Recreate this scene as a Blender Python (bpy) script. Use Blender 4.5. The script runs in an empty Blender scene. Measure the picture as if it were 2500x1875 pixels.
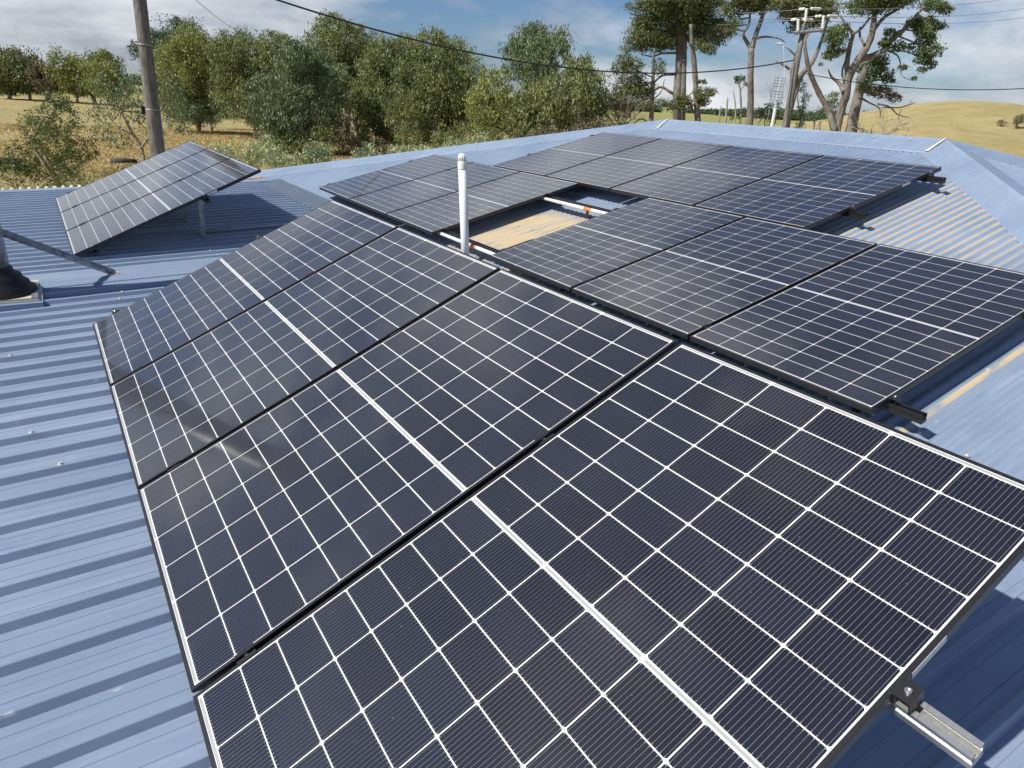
import bpy, bmesh, math, random
import numpy as np
from mathutils import Matrix, Vector
random.seed(7)
rng = np.random.default_rng(11)
sc = bpy.context.scene
col = sc.collection
R = math.radians

# ------------------------------------------------------------------ camera
EYE = 4.1                                   # eye height above the ground, metres
CAMR = np.array([[0.84301963, -0.16299138, 0.51259313],
                 [-0.53543144, -0.34517012, 0.77082473],
                 [0.05129404, -0.92427885, -0.37825589]])   # columns: image right, image down, view
FPX = 1689.8                                # focal length in pixels of the 2500 px wide photograph
cam = bpy.data.cameras.new('camera')
cam.sensor_width = 36.0
cam.lens = FPX / 2500 * 36
cam.clip_start = 0.05
cam.clip_end = 20000
camo = bpy.data.objects.new('camera', cam)
col.objects.link(camo)
m = Matrix.Identity(4)
for i in range(3):
    m[i][0] = CAMR[i, 0]; m[i][1] = -CAMR[i, 1]; m[i][2] = -CAMR[i, 2]
m[2][3] = EYE
camo.matrix_world = m
sc.camera = camo

# ------------------------------------------------------------------ sky, sun, exposure
SUN = Vector((-1.035, 0.09, 1.0)).normalized()          # towards the sun
sun_el = math.asin(SUN.z)
sun_az = math.atan2(SUN.x, SUN.y)                       # clockwise from +Y
world = bpy.data.worlds.new('World')
sc.world = world
world.use_nodes = True
nt = world.node_tree
nt.nodes.clear()
N, LK = nt.nodes, nt.links
def wmath(op, a, b=None, clamp=False):
    n = N.new('ShaderNodeMath'); n.operation = op; n.use_clamp = clamp
    for k, v in enumerate((a, b)):
        if v is None: continue
        if isinstance(v, (int, float)): n.inputs[k].default_value = v
        else: LK.new(v, n.inputs[k])
    return n.outputs[0]
sky = N.new('ShaderNodeTexSky')
sky.sky_type = 'NISHITA'
sky.sun_disc = False
sky.sun_elevation = sun_el
sky.sun_rotation = sun_az
sky.altitude = 50
sky.air_density = 1.0
sky.dust_density = 0.6
sky.ozone_density = 1.5
tc = N.new('ShaderNodeTexCoord')
sep = N.new('ShaderNodeSeparateXYZ'); LK.new(tc.outputs['Generated'], sep.inputs[0])
comb = N.new('ShaderNodeVectorMath'); comb.operation = 'MULTIPLY'
comb.inputs[1].default_value = (1.0, 1.0, 2.6)
LK.new(tc.outputs['Generated'], comb.inputs[0])
def cloud_noise(scale, detail, rough, off, dist=0.0):
    mp = N.new('ShaderNodeMapping'); mp.inputs['Location'].default_value = off
    LK.new(comb.outputs[0], mp.inputs[0])
    t = N.new('ShaderNodeTexNoise'); t.inputs['Scale'].default_value = scale
    t.inputs['Detail'].default_value = detail; t.inputs['Roughness'].default_value = rough
    t.inputs['Distortion'].default_value = dist
    LK.new(mp.outputs[0], t.inputs['Vector'])
    return t.outputs[0]
n1 = cloud_noise(2.6, 9, 0.55, (2.2, 1.4, 0), 0.25)
n2 = cloud_noise(7.0, 8, 0.6, (5.1, -3.0, 0), 0.2)
dens = wmath('ADD', wmath('MULTIPLY', n1, 0.72), wmath('MULTIPLY', n2, 0.28))
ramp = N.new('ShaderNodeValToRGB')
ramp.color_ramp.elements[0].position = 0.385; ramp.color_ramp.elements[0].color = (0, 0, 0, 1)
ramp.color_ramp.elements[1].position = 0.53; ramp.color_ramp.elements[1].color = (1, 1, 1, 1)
LK.new(wmath('SUBTRACT', dens, wmath('MULTIPLY', wmath('MAXIMUM', sep.outputs[2], 0.0), 0.17)), ramp.inputs[0])  # cloud cover thinned toward the unseen zenith to weaken the sky's fill light
n3 = cloud_noise(5.0, 10, 0.6, (-4.0, 7.0, 1.0), 0.3)
cr = N.new('ShaderNodeValToRGB')
cr.color_ramp.elements[0].position = 0.36; cr.color_ramp.elements[0].color = (6.6, 7.2, 8.3, 1)
cr.color_ramp.elements[1].position = 0.66; cr.color_ramp.elements[1].color = (14.2, 14.5, 15.0, 1)
LK.new(n3, cr.inputs[0])
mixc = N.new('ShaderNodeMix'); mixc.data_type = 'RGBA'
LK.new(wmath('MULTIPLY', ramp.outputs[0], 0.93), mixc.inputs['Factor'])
hsv = N.new('ShaderNodeMix'); hsv.data_type = 'RGBA'; hsv.blend_type = 'MULTIPLY'; hsv.inputs['Factor'].default_value = 1.0
hsv.inputs['B'].default_value = (0.80, 1.02, 1.38, 1)
LK.new(sky.outputs[0], hsv.inputs['A']); LK.new(hsv.outputs['Result'], mixc.inputs['A']); LK.new(cr.outputs[0], mixc.inputs['B'])
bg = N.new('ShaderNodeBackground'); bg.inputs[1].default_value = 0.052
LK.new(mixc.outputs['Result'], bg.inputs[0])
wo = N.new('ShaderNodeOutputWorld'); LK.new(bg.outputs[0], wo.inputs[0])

sl = bpy.data.lights.new('sun', 'SUN')
sl.energy = 5.0
sl.angle = R(0.53)
sl.color = (1.0, 0.94, 0.85)
so = bpy.data.objects.new('sun', sl)
col.objects.link(so)
so.rotation_euler = SUN.to_track_quat('Z', 'Y').to_euler()
so.location = (-20, 0, 30)
vs = sc.view_settings
vs.view_transform = 'Standard'; vs.look = 'None'; vs.gamma = 1.0; vs.use_curve_mapping = False
vs.exposure = 0.25
sc.display_settings.display_device = 'sRGB'
sc.cycles.max_bounces = 6
sc.cycles.diffuse_bounces = 3
sc.cycles.glossy_bounces = 3
sc.cycles.transparent_max_bounces = 6

# ------------------------------------------------------------------ helpers
FWD = np.array([CAMR[0, 2], CAMR[1, 2], 0.0]); FWD /= np.linalg.norm(FWD)
RGT = np.array([FWD[1], -FWD[0], 0.0])
def ray(px, py):
    r = CAMR @ np.array([(px - 1250) / FPX, (py - 937.5) / FPX, 1.0])
    return r / np.linalg.norm(r)
def at(px, py, depth):
    """point seen at photo pixel (px, py), depth metres ahead along the ground"""
    r = ray(px, py)
    p = r * depth / (r @ FWD)
    p[2] += EYE
    return p
def put(o, label=None, cat=None, group=None, kind=None):
    if label: o['label'] = label
    if cat: o['category'] = cat
    if group: o['group'] = group
    if kind: o['kind'] = kind
    return o
def empty(name, loc=(0, 0, 0), mat=None):
    o = bpy.data.objects.new(name, None)
    o.empty_display_size = 0.1
    col.objects.link(o)
    if mat is not None: o.matrix_world = mat; o.matrix_basis = mat
    else: o.location = loc
    return o
def link(name, me, parent=None, loc=None, world_coords=False, mat=None):
    o = bpy.data.objects.new(name, me)
    col.objects.link(o)
    if parent is not None:
        o.parent = parent
        if world_coords:
            mw = parent.matrix_basis.copy()
            pp = parent.parent
            if pp is not None:
                mw = pp.matrix_basis @ parent.matrix_parent_inverse @ mw
            o.matrix_parent_inverse = mw.inverted()
    if mat is not None: o.matrix_basis = mat
    if loc is not None: o.location = loc
    return o
def mesh(name, verts, faces, mat=None, smooth=False):
    me = bpy.data.meshes.new(name)
    me.from_pydata([tuple(map(float, v)) for v in verts], [], faces)
    if mat is not None: me.materials.append(mat)
    if smooth: me.polygons.foreach_set('use_smooth', [True] * len(me.polygons))
    me.update()
    return me
class MB:
    """collects pieces of one part"""
    def __init__(s): s.v = []; s.f = []
    def add(s, verts, faces):
        b = len(s.v); s.v += [tuple(map(float, v)) for v in verts]; s.f += [tuple(b + i for i in f) for f in faces]
    def box(s, x0, x1, y0, y1, z0, z1, fn=None):
        v = [(x, y, z) for z in (z0, z1) for y in (y0, y1) for x in (x0, x1)]
        if fn: v = [fn(*p) for p in v]
        s.add(v, [(0, 2, 3, 1), (4, 5, 7, 6), (0, 1, 5, 4), (2, 6, 7, 3), (0, 4, 6, 2), (1, 3, 7, 5)])
    def tube(s, pts, rad, n=8, cap=True):
        pts = [np.array(p, float) for p in pts]
        if not hasattr(rad, '__len__'): rad = [rad] * len(pts)
        b = len(s.v); ref = None
        for i, p in enumerate(pts):
            d = pts[min(i + 1, len(pts) - 1)] - pts[max(i - 1, 0)]
            d = d / (np.linalg.norm(d) + 1e-12)
            if ref is None:
                ref = np.array([0, 0, 1.0]) if abs(d[2]) < .9 else np.array([1.0, 0, 0])
            a = np.cross(d, ref); a /= np.linalg.norm(a); c = np.cross(a, d); ref = c
            for k in range(n):
                t = 2 * math.pi * k / n
                s.v.append(tuple(p + rad[i] * (a * math.cos(t) + c * math.sin(t))))
        for i in range(len(pts) - 1):
            for k in range(n):
                s.f.append((b + i * n + k, b + i * n + (k + 1) % n, b + (i + 1) * n + (k + 1) % n, b + (i + 1) * n + k))
        if cap:
            s.f.append(tuple(b + k for k in range(n))[::-1])
            s.f.append(tuple(b + (len(pts) - 1) * n + k for k in range(n)))
    def lathe(s, prof, n=20, centre=(0, 0, 0)):
        b = len(s.v)
        for r, z in prof:
            for k in range(n):
                t = 2 * math.pi * k / n
                s.v.append((centre[0] + r * math.cos(t), centre[1] + r * math.sin(t), centre[2] + z))
        for i in range(len(prof) - 1):
            for k in range(n):
                s.f.append((b + i * n + k, b + i * n + (k + 1) % n, b + (i + 1) * n + (k + 1) % n, b + (i + 1) * n + k))
        s.f.append(tuple(b + k for k in range(n))[::-1])
        s.f.append(tuple(b + (len(prof) - 1) * n + k for k in range(n)))
    def mesh(s, name, mat, smooth=False): return mesh(name, s.v, s.f, mat, smooth)

# ------------------------------------------------------------------ materials
def material(name, base, rough=0.5, metal=0.0, spec=0.5, coat=0.0, coat_rough=0.03, coat_ior=1.45):
    mt = bpy.data.materials.new(name); mt.use_nodes = True
    b = mt.node_tree.nodes['Principled BSDF']
    b.inputs['Base Color'].default_value = (*base, 1)
    b.inputs['Roughness'].default_value = rough
    b.inputs['Metallic'].default_value = metal
    b.inputs['Specular IOR Level'].default_value = spec
    b.inputs['Coat Weight'].default_value = coat
    b.inputs['Coat Roughness'].default_value = coat_rough
    b.inputs['Coat IOR'].default_value = coat_ior
    return mt
class NT:
    """short-hand for building node materials"""
    def __init__(s, mt):
        s.t = mt.node_tree; s.b = s.t.nodes['Principled BSDF']
    def node(s, typ, **kw):
        n = s.t.nodes.new(typ)
        for k, v in kw.items(): setattr(n, k, v)
        return n
    def l(s, a, b): s.t.links.new(a, b)
    def coord(s, which='Object', scale=(1, 1, 1)):
        c = s.node('ShaderNodeTexCoord'); mp = s.node('ShaderNodeMapping')
        mp.inputs['Scale'].default_value = scale
        s.l(c.outputs[which], mp.inputs[0]); return mp.outputs[0]
    def pos(s, scale=(1, 1, 1)):
        g = s.node('ShaderNodeNewGeometry'); mp = s.node('ShaderNodeMapping')
        mp.inputs['Scale'].default_value = scale
        s.l(g.outputs['Position'], mp.inputs[0]); return mp.outputs[0]
    def noise(s, vec, scale, detail=4, rough=.55, dist=0):
        t = s.node('ShaderNodeTexNoise'); t.inputs['Scale'].default_value = scale
        t.inputs['Detail'].default_value = detail; t.inputs['Roughness'].default_value = rough
        t.inputs['Distortion'].default_value = dist
        s.l(vec, t.inputs['Vector']); return t.outputs[0]
    def m(s, op, a, b=None, c=None, clamp=False):
        n = s.node('ShaderNodeMath', operation=op); n.use_clamp = clamp
        for k, v in enumerate((a, b, c)):
            if v is None: continue
            if isinstance(v, (int, float)): n.inputs[k].default_value = v
            else: s.l(v, n.inputs[k])
        return n.outputs[0]
    def ramp(s, fac, stops):
        r = s.node('ShaderNodeValToRGB'); el = r.color_ramp.elements
        while len(el) < len(stops): el.new(0.5)
        for e, (p, c) in zip(el, stops):
            e.position = p; e.color = (c, c, c, 1) if isinstance(c, (int, float)) else (*c, 1)
        s.l(fac, r.inputs[0]); return r.outputs[0]
    def mix(s, fac, a, b):
        n = s.node('ShaderNodeMix', data_type='RGBA')
        for nm, v in (('Factor', fac), ('A', a), ('B', b)):
            if isinstance(v, (int, float)): n.inputs[nm].default_value = v
            elif isinstance(v, tuple): n.inputs[nm].default_value = (*v, 1)
            else: s.l(v, n.inputs[nm])
        return n.outputs['Result']
    def sepxyz(s, vec):
        n = s.node('ShaderNodeSeparateXYZ'); s.l(vec, n.inputs[0]); return n.outputs
    def bump(s, h, strength=.3, dist=.01):
        n = s.node('ShaderNodeBump'); n.inputs['Strength'].default_value = strength
        n.inputs['Distance'].default_value = dist; s.l(h, n.inputs['Height'])
        s.l(n.outputs[0], s.b.inputs['Normal'])
    def base(s, c): s.l(c, s.b.inputs['Base Color'])
    def rough(s, c): s.l(c, s.b.inputs['Roughness'])

BLUE = (0.20, 0.29, 0.45)
def roof_blue(name, corr):
    mt = material(name, BLUE, 0.42, 0, 0.5); g = NT(mt)
    p = g.pos()
    streak = g.noise(g.pos((0.55, 9, 6)), 1.6, 6, .65)
    blot = g.noise(p, 1.3, 6, .6)
    c = g.mix(g.ramp(blot, [(.3, 0.0), (.72, 1.0)]), (0.180, 0.245, 0.350), (0.245, 0.318, 0.430))
    inf = g.node('ShaderNodeObjectInfo')
    c = g.mix(g.m('MULTIPLY', inf.outputs['Random'], .10), c, (0.30, 0.37, 0.47))
    c = g.mix(g.m('MULTIPLY', g.ramp(streak, [(.52, 0.0), (.72, 1.0)]), .35), c, (0.36, 0.43, 0.55))
    chip = g.noise(g.pos((3.0, 14, 9)), 2.4, 8, .7, .4)
    c = g.mix(g.m('MULTIPLY', g.ramp(chip, [(.645, 0.0), (.69, 1.0)]), .55), c, (0.55, 0.58, 0.60))
    dirt = g.noise(g.pos((1.2, 5, 4)), 2.2, 7, .66)
    c = g.mix(g.m('MULTIPLY', g.ramp(dirt, [(.60, 0.0), (.70, 1.0)]), .35), c, (0.12, 0.14, 0.17))
    if corr:
        x = g.sepxyz(p)
        def win(v, a0, a1, b1, b0):
            up = g.m('MULTIPLY_ADD', v, 1 / (a1 - a0), -a0 / (a1 - a0), clamp=True)
            dn = g.m('MULTIPLY_ADD', v, -1 / (b0 - b1), b0 / (b0 - b1), clamp=True)
            return g.m('MULTIPLY', up, dn)
        wob = g.m('MULTIPLY_ADD', g.noise(p, 2.5, 5, .6), .5, -.25)
        X = g.m('ADD', x[0], wob); Y = g.m('ADD', x[1], g.m('MULTIPLY', wob, .35))
        # washed-down dust: the sheet left open between the panels, and the sheets at the hip
        d1 = g.m('MULTIPLY', win(X, 3.05, 3.35, 4.25, 4.6), win(Y, 4.6, 4.72, 6.0, 6.2))
        d1 = g.m('MULTIPLY', d1, g.m('SUBTRACT', 1, win(x[1], 5.03, 5.06, 5.15, 5.20)))
        d2 = g.m('MULTIPLY', win(X, 4.5, 5.0, 6.5, 7.2), win(Y, 1.75, 2.3, 3.2, 3.4))
        d3 = g.m('MULTIPLY', win(X, 2.8, 3.0, 4.4, 4.8), win(x[1], 1.435, 1.445, 1.46, 1.47))
        crest = g.m('SINE', g.m('MULTIPLY', x[1], 2 * math.pi / 0.0762))
        crest = g.m('MULTIPLY_ADD', crest, .5, .5)
        patch = g.ramp(g.noise(g.pos((1, 6, 1)), 3.0, 6, .6), [(.34, 0.0), (.5, 1.0)])
        f1 = g.m('MULTIPLY', d1, g.m('MULTIPLY_ADD', patch, .55, .40))
        f2 = g.m('MULTIPLY', g.m('MULTIPLY', d2, g.ramp(crest, [(.45, 0.0), (.75, 1.0)])), g.m('MULTIPLY_ADD', patch, .45, .22))
        f3 = g.m('MULTIPLY', d3, patch)
        f = g.m('MAXIMUM', g.m('MAXIMUM', f1, f2), f3, clamp=True)
        c = g.mix(f, c, (0.52, 0.42, 0.26))
        g.rough(g.m('MULTIPLY_ADD', f, .45, .36))
    else:
        g.rough(g.m('MULTIPLY_ADD', blot, .25, .30))
    g.base(c)
    g.bump(g.noise(g.pos((1, 2, 2)), 5, 3, .5), .06, .01)
    return mt
M_low = roof_blue('painted_steel_blue', False)
M_cor = roof_blue('painted_corrugated_steel_blue', True)
M_cap = roof_blue('painted_flashing_blue', False)
M_cream = material('cream_steel', (0.62, 0.56, 0.38), .5)
M_black = material('black_anodised_aluminium', (0.017, 0.017, 0.018), .38, 0.0, 0.55)
M_blackplastic = material('black_rubber', (0.012, 0.012, 0.013), .6)
M_alu = material('mill_aluminium', (0.50, 0.51, 0.50), .38, 0.85)
g = NT(M_alu); g.rough(g.m('MULTIPLY_ADD', g.noise(g.coord('Object', (1, 30, 30)), 6, 4), .3, .25))
M_galv = material('galvanised_steel', (0.33, 0.36, 0.38), .5, 0.55)
g = NT(M_galv); g.base(g.mix(g.ramp(g.noise(g.coord('Object'), 26, 5, .7), [(.35, 0.0), (.65, 1.0)]), (0.16, 0.18, 0.20), (0.44, 0.47, 0.49)))
M_bolt = material('stainless_steel', (0.75, 0.75, 0.74), .22, 0.9)
M_screw = material('weathered_screw', (0.62, 0.60, 0.55), .45, 0.2)
M_back = material('white_backsheet', (0.80, 0.81, 0.82), .5, 0, .3, 1.0, .04, 1.5)
M_ribbon = material('tinned_ribbon', (0.40, 0.41, 0.42), .4, .2, .4, 1.0, .04, 1.5)
M_white = material('white_pvc', (0.76, 0.78, 0.78), .35)
M_grey = material('grey_pvc', (0.42, 0.45, 0.49), .45)
M_orange = material('orange_label', (0.80, 0.22, 0.03), .5)
M_yellow = material('yellow_label', (0.62, 0.50, 0.02), .5)
M_sticker = material('pale_sticker', (0.62, 0.64, 0.66), .5)
def cell_material():
    mt = material('silicon_cell', (0.010, 0.011, 0.017), .3, 0, .5, 1.0, .03, 1.55); g = NT(mt)
    x = g.sepxyz(g.coord('Object'))
    t = g.m('FRACT', g.m('MULTIPLY_ADD', x[1], 1 / 0.01137, 8.0))
    d = g.m('ABSOLUTE', g.m('SUBTRACT', t, .5))
    wide = g.m('MULTIPLY', g.m('GREATER_THAN', g.m('ABSOLUTE', x[0]), .0478), .045)
    line = g.m('LESS_THAN', d, g.m('ADD', wide, .024))
    inf = g.node('ShaderNodeObjectInfo')
    tint = g.mix(inf.outputs['Random'], (0.0085, 0.0085, 0.0125), (0.013, 0.014, 0.024))
    speck = g.noise(g.pos(), 160, 2, .5)
    dust = g.noise(g.pos(), 3.2, 5, .6)
    c = g.mix(g.m('MULTIPLY', g.ramp(dust, [(.35, 0.0), (.8, 1.0)]), .018), tint, (0.35, 0.33, 0.30))
    c = g.mix(line, c, (0.28, 0.28, 0.29))
    c = g.mix(g.m('MULTIPLY', g.ramp(speck, [(.755, 0.0), (.77, 1.0)]), .45), c, (0.5, 0.5, 0.48))
    g.base(c)
    cr = g.m('MULTIPLY_ADD', g.ramp(dust, [(.3, 0.0), (.75, 1.0)]), .07, .025)
    g.l(cr, g.b.inputs['Coat Roughness'])
    return mt
M_cell = cell_material()

# ------------------------------------------------------------------ frames of reference on the roofs
def frame(o, u, v, n=None):
    u = Vector(u).normalized(); y = -Vector(v); y = (y - u * y.dot(u)).normalized(); n = u.cross(y)
    m = Matrix.Identity(4)
    for i in range(3):
        m[i][0] = u[i]; m[i][1] = y[i]; m[i][2] = n[i]; m[i][3] = o[i]
    m[2][3] += EYE
    return m                        # local x: up the slope; local y: away from the camera; local z: out of the plane
FA = frame((0.06892, 5.00361, -1.4665), (.910128, .005398, .414291), (.0057775, -.999983, .000337))
FC = frame((2.99793, 4.95367, -1.20964), (.969849, -.0056856, .24364), (-.0057775, -.999983, -.000337))
FD = frame((-.00236, 10.4826, -1.41456), (.91824, .01129, .39587), (.01412, -.99989, -.00425))
LEN, WID, PITCH = 1.785, 1.134, 1.154
def low_z(x, y): return EYE - 1.508 + .0302 * x + .002 * y
OFFC = 0.180                        # panel face above the mid-line of the corrugated sheet
# ------------------------------------------------------------------ ground
def hump(x, y, px, depth, h, sx, sy):
    c = at(px, 300, depth); d = np.array([c[0], c[1], 0]); d /= np.linalg.norm(d)
    dx = x - c[0]; dy = y - c[1]
    a = dx * d[0] + dy * d[1]; b = dx * -d[1] + dy * d[0]
    return h * np.exp(-(a / sx) ** 2 - (b / sy) ** 2)
def ground_z(x, y):
    x = np.asarray(x, float); y = np.asarray(y, float)
    z = 0.25 * np.sin(x * .043 + 1) * np.sin(y * .037) * np.clip((np.hypot(x, y) - 25) / 40, 0, 1)
    z = z + hump(x, y, 2300, 120, 3.6, 40, 20) + hump(x, y, 2720, 128, 5.6, 48, 40) + hump(x, y, 2120, 150, 1.2, 40, 30)
    z = z + hump(x, y, 1330, 4600, 45, 700, 620)
    return z
rad = np.concatenate([[0.5], np.geomspace(6, 9000, 150)])
na = 300
az0 = math.atan2(FWD[1], FWD[0])
ts = np.linspace(-1, 1, na + 1)[:-1]
ang = az0 + math.pi * (0.35 * ts + 0.65 * ts ** 3)
gx = np.outer(rad, np.cos(ang)); gy = np.outer(rad, np.sin(ang)); gz = ground_z(gx, gy)
gv = np.stack([gx, gy, gz], -1).reshape(-1, 3)
gf = []
for i in range(len(rad) - 1):
    for k in range(na):
        gf.append((i * na + k, (i + 1) * na + k, (i + 1) * na + (k + 1) % na, i * na + (k + 1) % na))
gf.append(tuple(range(na)))
M_ground = material('dry_pasture', (0.36, 0.28, 0.13), .95, 0, .1)
g = NT(M_ground); p = g.pos()
big = g.noise(p, .035, 6, .6); mid = g.noise(p, .35, 6, .65); fine = g.noise(g.pos((1, 1, .3)), 5.5, 5, .7)
c = g.mix(g.ramp(mid, [(.32, 0.0), (.68, 1.0)]), (0.37, 0.295, 0.135), (0.50, 0.42, 0.215))
c = g.mix(g.m('MULTIPLY', g.ramp(big, [(.44, 0.0), (.60, 1.0)]), .6), c, (0.34, 0.325, 0.13))
c = g.mix(g.m('MULTIPLY', g.ramp(fine, [(.5, 0.0), (.7, 1.0)]), .3), c, (0.25, 0.20, 0.095))
vl = g.node('ShaderNodeVectorMath', operation='LENGTH'); g.l(p, vl.inputs[0])
dist = g.m('ADD', vl.outputs['Value'], g.m('MULTIPLY_ADD', big, 120, -60))
brown = g.m('MULTIPLY', g.m('MULTIPLY_ADD', dist, 1 / 12, -68 / 12, clamp=True), g.m('MULTIPLY_ADD', dist, -1 / 12, 132 / 12, clamp=True))
px = g.sepxyz(p)
side = g.m('MULTIPLY_ADD', g.m('SUBTRACT', g.m('MULTIPLY', px[0], 0.97), px[1]), 1 / 15, 0.5, clamp=True)
c = g.mix(g.m('MULTIPLY', g.m('MULTIPLY', g.m('MULTIPLY', brown, side), g.m('MULTIPLY_ADD', px[2], -1.6, 1.4, clamp=True)), .6), c, (0.22, 0.15, 0.09))
green = g.m('MULTIPLY_ADD', dist, 1 / 60, -170 / 60, clamp=True)
c = g.mix(g.m('MULTIPLY', green, .75), c, (0.24, 0.27, 0.09))
g.base(c); g.bump(g.m('ADD', g.m('MULTIPLY', mid, .6), fine), .9, .25)
ground = link('ground', mesh('ground', gv, gf, M_ground, True)); put(ground, kind='structure')

# ------------------------------------------------------------------ the house and its roofs
house = empty('house', (3.0, 6.0, 0))
put(house, 'low house with blue steel roofs, a hipped corrugated one and a flatter ribbed one', 'house')
def part(name, me, parent=house): return link(name, me, parent, world_coords=True)

# flat ribbed roof: sheets of four ribs
RIB, EAVE_X, FAR_Y = .1905, 3.06, 11.75
def rib_profile():
    pts = [(0, 0)]
    h = .029
    pts += [(.028, 0), (.0295, .002), (.031, 0), (.0575, 0)] + [(.0655, .0)]
    pts += [(.075, h - .002), (.0775, h), (.101, h), (.1035, h - .002), (.120, 0)]
    pts += [(.149, 0), (.1505, .0022), (.152, 0)]
    return pts
prof = rib_profile()
ys = []
y = FAR_Y - .762
k = 0
while y > -4.5: ys.append(y); y -= .762
for y0 in ys:
    vs_, fs_ = [], []
    cols = []
    for q in range(4):
        cols += [(y0 + q * RIB + a, b) for a, b in prof]
    cols.append((y0 + 4 * RIB - .0005, 0))
    xs = (-6.5, -2.5, 0.5, 2.715)
    for x in xs:
        for a, b in cols: vs_.append((x, a, low_z(x, a) + b))
    nc = len(cols)
    for i in range(len(xs) - 1):
        for j in range(nc - 1):
            fs_.append((i * nc + j, (i + 1) * nc + j, (i + 1) * nc + j + 1, i * nc + j + 1))
    # closed rib ends, turned up at the apron
    bb = len(vs_)
    for a, b in cols: vs_.append((2.735, a, low_z(2.735, a) + .0005))
    for j in range(nc - 1):
        fs_.append(((len(xs) - 1) * nc + j, bb + j, bb + j + 1, (len(xs) - 1) * nc + j + 1))
    part('roof_sheet', mesh('roof_sheet', vs_, fs_, M_low))
ap = MB()
ap.box(2.70, 3.10, -4.4, FAR_Y - .02, 0, 0, lambda x, y, z: (x, y, low_z(x, y) + .003 + (.035 if x > 3 else 0)))
part('apron_flashing', ap.mesh('apron_flashing', M_cap))
bg_ = MB()
bg_.add([(-6.5, FAR_Y - .16, low_z(-6.5, FAR_Y) + .031), (2.95, FAR_Y - .16, low_z(2.95, FAR_Y) + .031),
         (2.95, FAR_Y - .02, low_z(2.95, FAR_Y) + .045), (-6.5, FAR_Y - .02, low_z(-6.5, FAR_Y) + .045),
         (2.95, FAR_Y + .02, low_z(2.95, FAR_Y) - .12), (-6.5, FAR_Y + .02, low_z(-6.5, FAR_Y) - .12),
         (-6.5, FAR_Y - .17, low_z(-6.5, FAR_Y) + .001), (2.95, FAR_Y - .17, low_z(2.95, FAR_Y) + .001)],
        [(0, 1, 2, 3), (3, 2, 4, 5), (6, 7, 1, 0)])
part('barge_capping', bg_.mesh('barge_capping', M_cap))

# hipped corrugated roof
TANC = math.tan(R(14.1))
nC = FC.col[2].xyz
P0 = FC.col[3].xyz - nC * OFFC
X_E, X_R = 2.985, 7.80              # eave and ridge
def hip_z(x): return P0.z + (x - P0.x) * TANC
Z_R = hip_z(X_R)
Y_N, Y_F = 3.95, 7.98               # ridge ends
RUN = X_R - X_E
CORR, AMP = .0762, .0085
def corrugated_face(side):
    """side 0: towards the camera (-X); 1: near hip end (-Y); 2: far hip end (+Y); 3: back (+X)"""
    if side in (0, 3): lo, hi = Y_N - RUN, Y_F + RUN
    else: lo, hi = X_E, X_R + RUN
    s0 = lo
    while s0 < hi:
        s1 = min(s0 + .762, hi)
        n = max(2, int(round((s1 - s0) / CORR * 8)))
        vs_, fs_ = [], []
        for i in range(n + 1):
            s = s0 + (s1 - s0) * i / n
            if side in (0, 3): top = min(1.0, (s - lo) / RUN, (hi - s) / RUN)
            else: top = min((s - lo) / RUN, (hi - s) / RUN)
            top = max(top - .02, 0.0)
            w = AMP * math.sin(2 * math.pi * s / CORR)
            for t in (0.0, top):
                d = t * RUN; z = hip_z(X_E + d) + w
                if side == 0: vs_.append((X_E + d, s, z))
                elif side == 3: vs_.append((X_R + RUN - d, s, z))
                elif side == 1: vs_.append((s, Y_N - RUN + d, z))
                else: vs_.append((s, Y_F + RUN - d, z))
        for i in range(n): fs_.append((2 * i, 2 * i + 1, 2 * i + 3, 2 * i + 2))
        part('corrugated_sheet', mesh('corrugated_sheet', vs_, fs_, M_cor, True))
        s0 = s1
for k in range(4): corrugated_face(k)
# cappings: (crease end a, crease end b, flap width, two down-slope directions)
def capping(name, a, b, dirs, width, mat=M_cap, lift=.055, overlap=0.0):
    a = Vector(a); b = Vector(b); m_ = MB()
    ax = (b - a).normalized(); a = a - ax * overlap; b = b + ax * overlap
    up = Vector((0, 0, 1))
    for d in dirs:
        d = Vector(d)
        for w0, w1, l0, l1 in ((0, .035, lift, lift - .012), (.035, width, lift - .012, .0125), (width, width + .004, .0125, .001)):
            q = [a + d * w0 + up * l0, b + d * w0 + up * l0, b + d * w1 + up * l1, a + d * w1 + up * l1]
            if d.cross(ax).z > 0: q = q[::-1]
            m_.add(q, [(0, 1, 2, 3)])
    return part(name, m_.mesh(name, mat))
dn = {'-x': Vector((-1, 0, -TANC)), '+x': Vector((1, 0, -TANC)), '-y': Vector((0, -1, -TANC)), '+y': Vector((0, 1, -TANC))}
capping('ridge_capping', (X_R, Y_N, Z_R), (X_R, Y_F, Z_R), [dn['-x'], dn['+x']], .34, overlap=.02)
for nm, a, ds in (('near', (X_R, Y_N, Z_R), ('-x', '-y')), ('near2', (X_R, Y_N, Z_R), ('+x', '-y')),
                  ('far', (X_R, Y_F, Z_R), ('-x', '+y')), ('far2', (X_R, Y_F, Z_R), ('+x', '+y'))):
    c0 = Vector(a); sx = -1 if ds[0] == '-x' else 1; sy = -1 if ds[1] == '-y' else 1
    e = c0 + Vector((sx * RUN, sy * RUN, -RUN * TANC))
    # flap direction perpendicular to the hip, lying in each roof face
    hv = Vector((sx, sy, 0)).normalized()
    d1 = Vector((sx, -sy, 0)).normalized()          # towards the x-facing side
    f1 = d1.copy(); f1.z = -TANC * (d1.x * sx)
    d2 = -d1; f2 = d2.copy(); f2.z = -TANC * (d2.y * sy)
    capping('hip_capping', c0 + Vector((0, 0, -.004)), e, [f1, f2], .27, lift=.060)
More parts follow.
